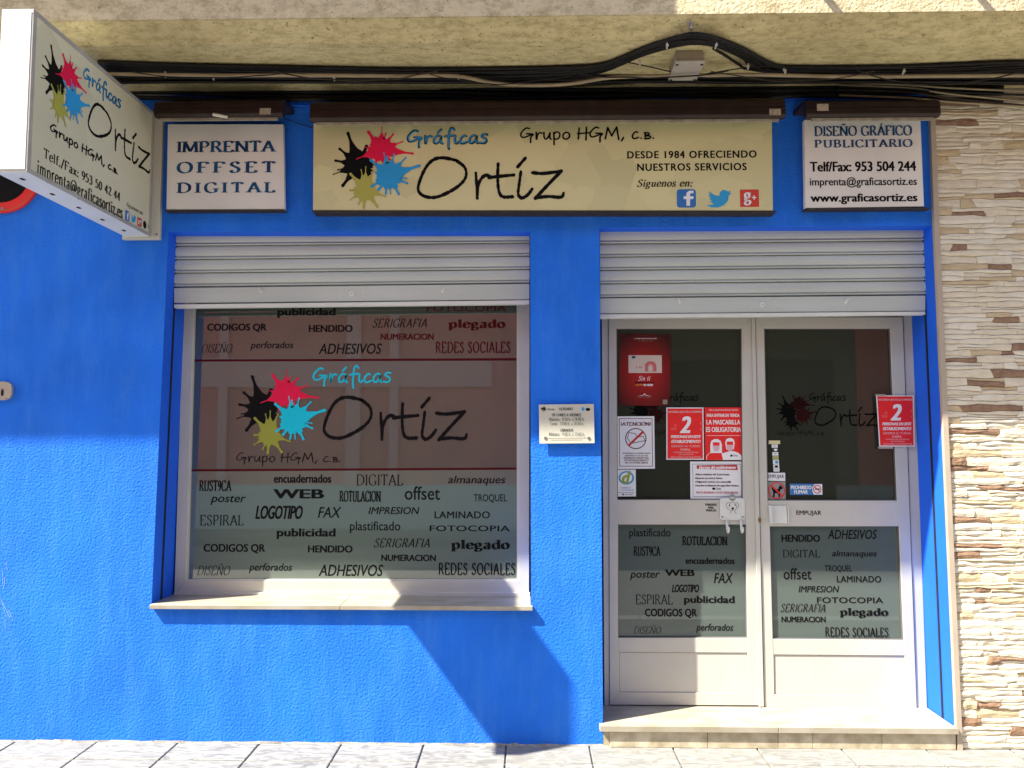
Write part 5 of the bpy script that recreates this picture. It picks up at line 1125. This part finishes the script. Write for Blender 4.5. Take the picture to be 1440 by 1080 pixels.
bl((1015, 634.5, 1043.2, 646.8), y - .0010, p5, M_WHITE, 'shoulders', flat_poly([(.06, 0), (1, 0), (.97, .5), (.84, .8), (.6, 1), (.4, 1), (.16, .84), (0, .7)]))
bl((1020, 616, 1033, 632), y - .0014, p5, M_WHITE, 'hair', flat_poly([(.1, 0), (.9, 0), (1, .6), (.9, .88), (.65, 1), (.35, 1), (.1, .88), (0, .6)]))
bl((1022, 621, 1031, 626.5), y - .0018, p5, M_POSTRED, 'face'); bl((1022, 625.5, 1031, 634), y - .0020, p5, pkf, 'mask', flat_poly([(.2, 0), (.8, 0), (1, .5), (1, 1), (0, 1), (0, .5)]))
word('Ortiz', (1030, 639, 1037, 642), 'sans', y - .0014, p5); bl((1027, 639, 1029.8, 642.5), y - .0014, p5, M_BLACK, 'paint_splash', circle(9))
# shop rules notice
p6 = sheet('poster', 'white notice of shop rules with a red title bar below the red posters', 'poster', [(970.5, 649), (1044.5, 649), (1045.5, 703.5), (971, 701.5)], M_PAPER, YPO - .0004)
y = YPO - .0012; nv = mat('slate_blue_line', (.12, .20, .26), .5)
bl((974.5, 652.5, 1042, 698.5), y, p6, nv, 'border', rring(.008, .012))
bl((980, 653.5, 1037.5, 661), y - .0004, p6, mat('deep_red_print', (.50, .01, .02), .5), 'title_bar', flat_poly([(0, .25), (1, 0), (.98, 1), (.0, .85)]))
word('Normas del establecimiento', (983, 655, 1035, 659.3), 'boldit', y - .0008, p6, M_WHITE)
for i, (s, x1) in enumerate((('Aforo máximo de 2 personas.', 1026), ('Esperen su turno fuera.', 1016), ('Obligatorio entrar con mascarilla.', 1028.5), ('Guarden la distancia de seguridad mínima.', 1039))):
    word(s, (977.5, 665.8 + i * 5.2, x1, 669.2 + i * 5.2), 'boldit', y, p6, MATS['maroon_print'])
bl((1001.5, 685.5, 1006, 689), y, p6, M_BLACK, 'paint_splash', circle(9)); word('Ortiz', (1006.5, 685.5, 1014, 689), 'sans', y, p6)
word('POR TU SEGURIDAD Y LA DE TODOS GRACIAS', (979, 691.3, 1038, 694), 'bold', y, p6, MATS['deep_red_print'])
# d sticker
p7 = sheet('sticker', 'small white sticker with a green letter d on a blue swirl, left door', 'sticker', [(868.5, 660.5), (894, 660.3), (894.3, 698), (869, 698.3)], M_PAPER)
y = YPO - .0005
bl((870, 662.5, 891.5, 681.5), y, p7, mat('swirl_blue', (.02, .28, .55), .4), 'swirl', circle(24)); bl((872.5, 664.5, 889, 679), y - .0003, p7, M_WHITE, 'swirl', circle(24))
word('d', (874.5, 662.5, 887, 680), 'boldit', y - .0006, p7, mat('swirl_green', (.28, .36, .02), .4)); word('COMERCIO', (873, 685, 887, 687), 'sans', y, p7, nv); word('y Artesanía', (872, 688, 891, 690.5), 'it', y, p7, mat('swirl_blue', (.02, .28, .55), .4))
m = MB(); m.pp([(869.5, 692.6), (893.5, 692.6), (893.5, 693), (869.5, 693)], y, y + .0003); m.build('printed_line', M_BLACK, p7); bl((875, 694, 877.5, 696.5), y, p7, M_BLACK, art=circle(8)); word('junta', (879, 694.5, 890, 696.5), 'sans', y, p7)
# dog hook board
dh = thing('dog_hook_board', 'white plastic board with a dog drawing and two hooks on the left door leaf', 'hook board', tuple(W(1030, 730, YD)))
Yh = YD - .006
m = MB(); m.pp([(1012.5, 702.5), (1016, 700.5), (1026, 700.5), (1034, 700.5), (1044.5, 700.5), (1047.3, 703), (1047.5, 729), (1045, 731.5), (1016, 731.5), (1013, 729)], Yh, YD - .0006); m.build('board', M_GREYW, dh, bevel=.001)
m = MB(); m.disc(W(1030, 700, Yh - .002), .018, Yh - .0002, 16); m.build('tab', mat('grey_plastic', (.25, .24, .23), .5), dh); word('WOW', (1027, 699, 1033, 701.5), 'bold', Yh - .003, dh, M_WHITE)
for px in (1016, 1044.5):
    m = MB(); m.disc(W(px, 727, Yh - .002), .005, Yh - .0002, 10); m.build('screw', M_STEEL, dh)
for px in (1022, 1041.8):
    m = MB(); a = W(px, 731, Yh - .002); m.tube([a, a + Vector((0, -.006, -.03)), a + Vector((0, -.012, -.055)), a + Vector((0, -.022, -.064)), a + Vector((0, -.033, -.055)), a + Vector((0, -.035, -.035))], .0075, 8); m.build('hook', M_GREYW, dh, smooth=True)
dg_ = ([], [])
for P in ([(.3, .05), (.42, .2), (.3, .36), (.14, .5), (.05, .75), (.2, .95), (.34, .88), (.5, .98), (.68, .9), (.82, .97), (.96, .76), (.88, .52), (.74, .4), (.66, .2), (.8, .05)], [(.3, .85), (.27, .55)], [(.76, .86), (.8, .56)], [(.42, .36), (.5, .3), (.6, .36)]):
    ribbon(dg_, spline([V2(p) for p in P], 4), lambda d, i: .025, False, 0)
fit(dg_, (1021, 706, 1039, 722.5), ('Y', Yh - .0008), 'dog_drawing', M_BLACK, dh); bl((1028.6, 713.5, 1032.2, 716.6), Yh - .0014, dh, M_BLACK, 'dog_nose', circle(10)); bl((1025.5, 709.6, 1027, 711.4), Yh - .0014, dh, M_BLACK, 'dog_eye', circle(8)); bl((1033, 709.3, 1034.6, 711.2), Yh - .0014, dh, M_BLACK, 'dog_eye', circle(8))
# sticker strip, right leaf
ss = thing('sticker_strip', 'vertical strip of small payment stickers below a yellowish tab on the right door glass', 'stickers', tuple(W(1090, 663, YPO)))
bl((1081, 619.5, 1097, 624.5), YPO, ss, mat('pale_yellow_paper', (.62, .58, .32), .6), 'tab')
cl = [M_PAPER, MATS['dark_green_print'], M_PAPER, mat('khaki_paper', (.45, .45, .16), .6), M_PAPER, M_PAPER, M_PAPER]
yy = [625, 630, 635.8, 641, 647, 653, 658.5, 663.5]
for i in range(7):
    x = 1085.3 + i * .42; bl((x, yy[i], x + 8.3, yy[i + 1] - .4), YPO, ss, cl[i], 'sticker')
    if i in (0, 2, 6, 3): word('VISA' if i in (0, 2) else 'PAGO', (x + 1.8, yy[i] + 1.6, x + 6.5, yy[i + 1] - 2), 'bold', YPO - .0004, ss, nv)
bl((1088.5, 631, 1093, 634.6), YPO - .0004, ss, M_WHITE, 'shield', flat_poly([(0, 1), (1, 1), (1, .4), (.5, 0), (0, .4)])); bl((1089.8, 647.8, 1094.4, 652), YPO - .0004, ss, M_SKYB, 'dot', circle(12)); bl((1089.5, 654.5, 1094, 657.5), YPO - .0004, ss, M_BLACK, 'dot')
p8 = sheet('sticker', 'small white EMPUJAR sticker above the no-dogs sticker on the right door glass', 'sticker', [(1079.3, 664.8), (1104, 664.8), (1104.3, 676.5), (1079.6, 676)], M_PAPER)
word('EMPUJAR', (1080, 667.3, 1102.5, 674), 'sans', YPO - .0005, p8)
p9 = sheet('sticker', 'grey square no-dogs sticker below the small EMPUJAR sticker', 'sticker', [(1080, 677.3), (1104.5, 677.3), (1105, 702.8), (1080.3, 702.8)], mat('silver_sticker', (.26, .26, .26), .4))
DOG = [(.0, .78), (.06, .60), (.12, .54), (.14, .30), (.10, .05), (.26, .05), (.30, .36), (.56, .32), (.60, .05), (.74, .05), (.72, .40), (.78, .62), (.96, .66), (1, .78), (.86, .86), (.80, 1), (.74, .90), (.66, .90), (.60, .66), (.22, .66), (.06, .82)]
bl((1085, 681.5, 1101, 699), YPO - .0005, p9, M_BLACK, 'dog_silhouette', flat_poly(DOG)); bl((1080.8, 678.2, 1104, 701.8), YPO - .0012, p9, M_RED, 'red_ring', ring(.13, 30))
ob = ([], []); ribbon(ob, [(0, 1), (1, 0)], lambda d, i: .13, False, 0); fit(ob, (1084, 681.5, 1101, 698.5), ('Y', YPO - .0010), 'red_bar', M_RED, p9)
p10 = sheet('sticker', 'blue PROHIBIDO FUMAR no-smoking sticker near the bottom of the right door glass', 'sticker', [(1110.5, 680), (1156, 680.5), (1156.8, 696), (1111, 696)], mat('sticker_blue', (.04, .17, .42), .4))
word('PROHIBIDO', (1112, 682.8, 1141, 688), 'bold', YPO - .0005, p10, M_WHITE); word('FUMAR', (1117, 689.2, 1136, 694.3), 'bold', YPO - .0005, p10, M_WHITE)
bl((1142.5, 680.8, 1156.2, 695.5), YPO - .0004, p10, M_PAPER, 'white_field', flat_poly([(.15, 0), (1, 0), (1, 1), (.25, 1), (0, .7), (0, .3)])); bl((1143.5, 682, 1155, 694), YPO - .0009, p10, MATS['deep_red_print'], 'red_ring', ring(.2, 24))
ob = ([], []); ribbon(ob, [(0, 1), (1, 0)], lambda d, i: .16, False, 0); fit(ob, (1145.5, 684, 1153, 692), ('Y', YPO - .0012), 'red_bar', MATS['deep_red_print'], p10); bl((1146, 687, 1153, 688.6), YPO - .0010, p10, M_BLACK, 'cigarette')

# ================================================================== ACROSS THE STREET (seen only as reflections in the glass)
FY = -8.6
def facade(label, x0, x1, h, wallm, plinthm, door=None):
    t = thing('house', label, 'house', ((x0 + x1) / 2, FY, 0))
    MB().box(x0, x1, FY - 6, FY, .78, h).build('wall', wallm, t)
    MB().box(x0, x1, FY - 6, FY + .03, -.05, .779).build('plinth', plinthm, t)
    for fl in range(int(h // 3)):
        for k in range(int((x1 - x0) // 2.2)):
            cx = x0 + 1.1 + k * 2.2; z0 = 1.0 + fl * 3.0
            if fl == 0: continue
            m = MB(); m.box(cx - .55, cx + .55, FY + .002, FY + .03, z0, z0 + 1.5); wn = m.build('window', M_ALU, t)
            MB().box(cx - .49, cx + .49, FY + .031, FY + .034, z0 + .06, z0 + 1.44).build('pane', M_GLASSU, wn)
    if door: MB().box(x0 + .4, x1 - .4, FY + .002, FY + .05, .02, 2.9).build('garage_door', door, t)
    return t
m_brick = mat('red_brown_render', (.80, .24, .18), .8, var=.15, scale=2)
m_pl = mat('pale_grey_plinth', (.58, .64, .56), .8, var=.1)
facade('red-brown rendered house across the street facing the shop window', -14, .35, 9.2, m_brick, m_pl)
t = bpy.data.objects['house']
m_band = mat('pale_pink_band', (.85, .42, .36), .8)
for a, b in ((-3.1, -2.85), (-2.35, -2.2), (-5.3, -5.15)): MB().box(a, b, FY + .001, FY + .06, .78, 5).build('pilaster', m_band, t)
MB().box(-14, -.6, FY + .001, FY + .05, 2.45, 2.95).build('cornice', m_band, t)
facade('dull olive house with a wide dark garage door across the street', .36, 5.6, 8.5, mat('olive_render', (.20, .19, .12), .8, var=.1), m_pl, mat('dark_garage_door', (.035, .035, .028), .7))
facade('red-brown house at the far right across the street', 5.61, 12, 9.2, m_brick, m_pl)
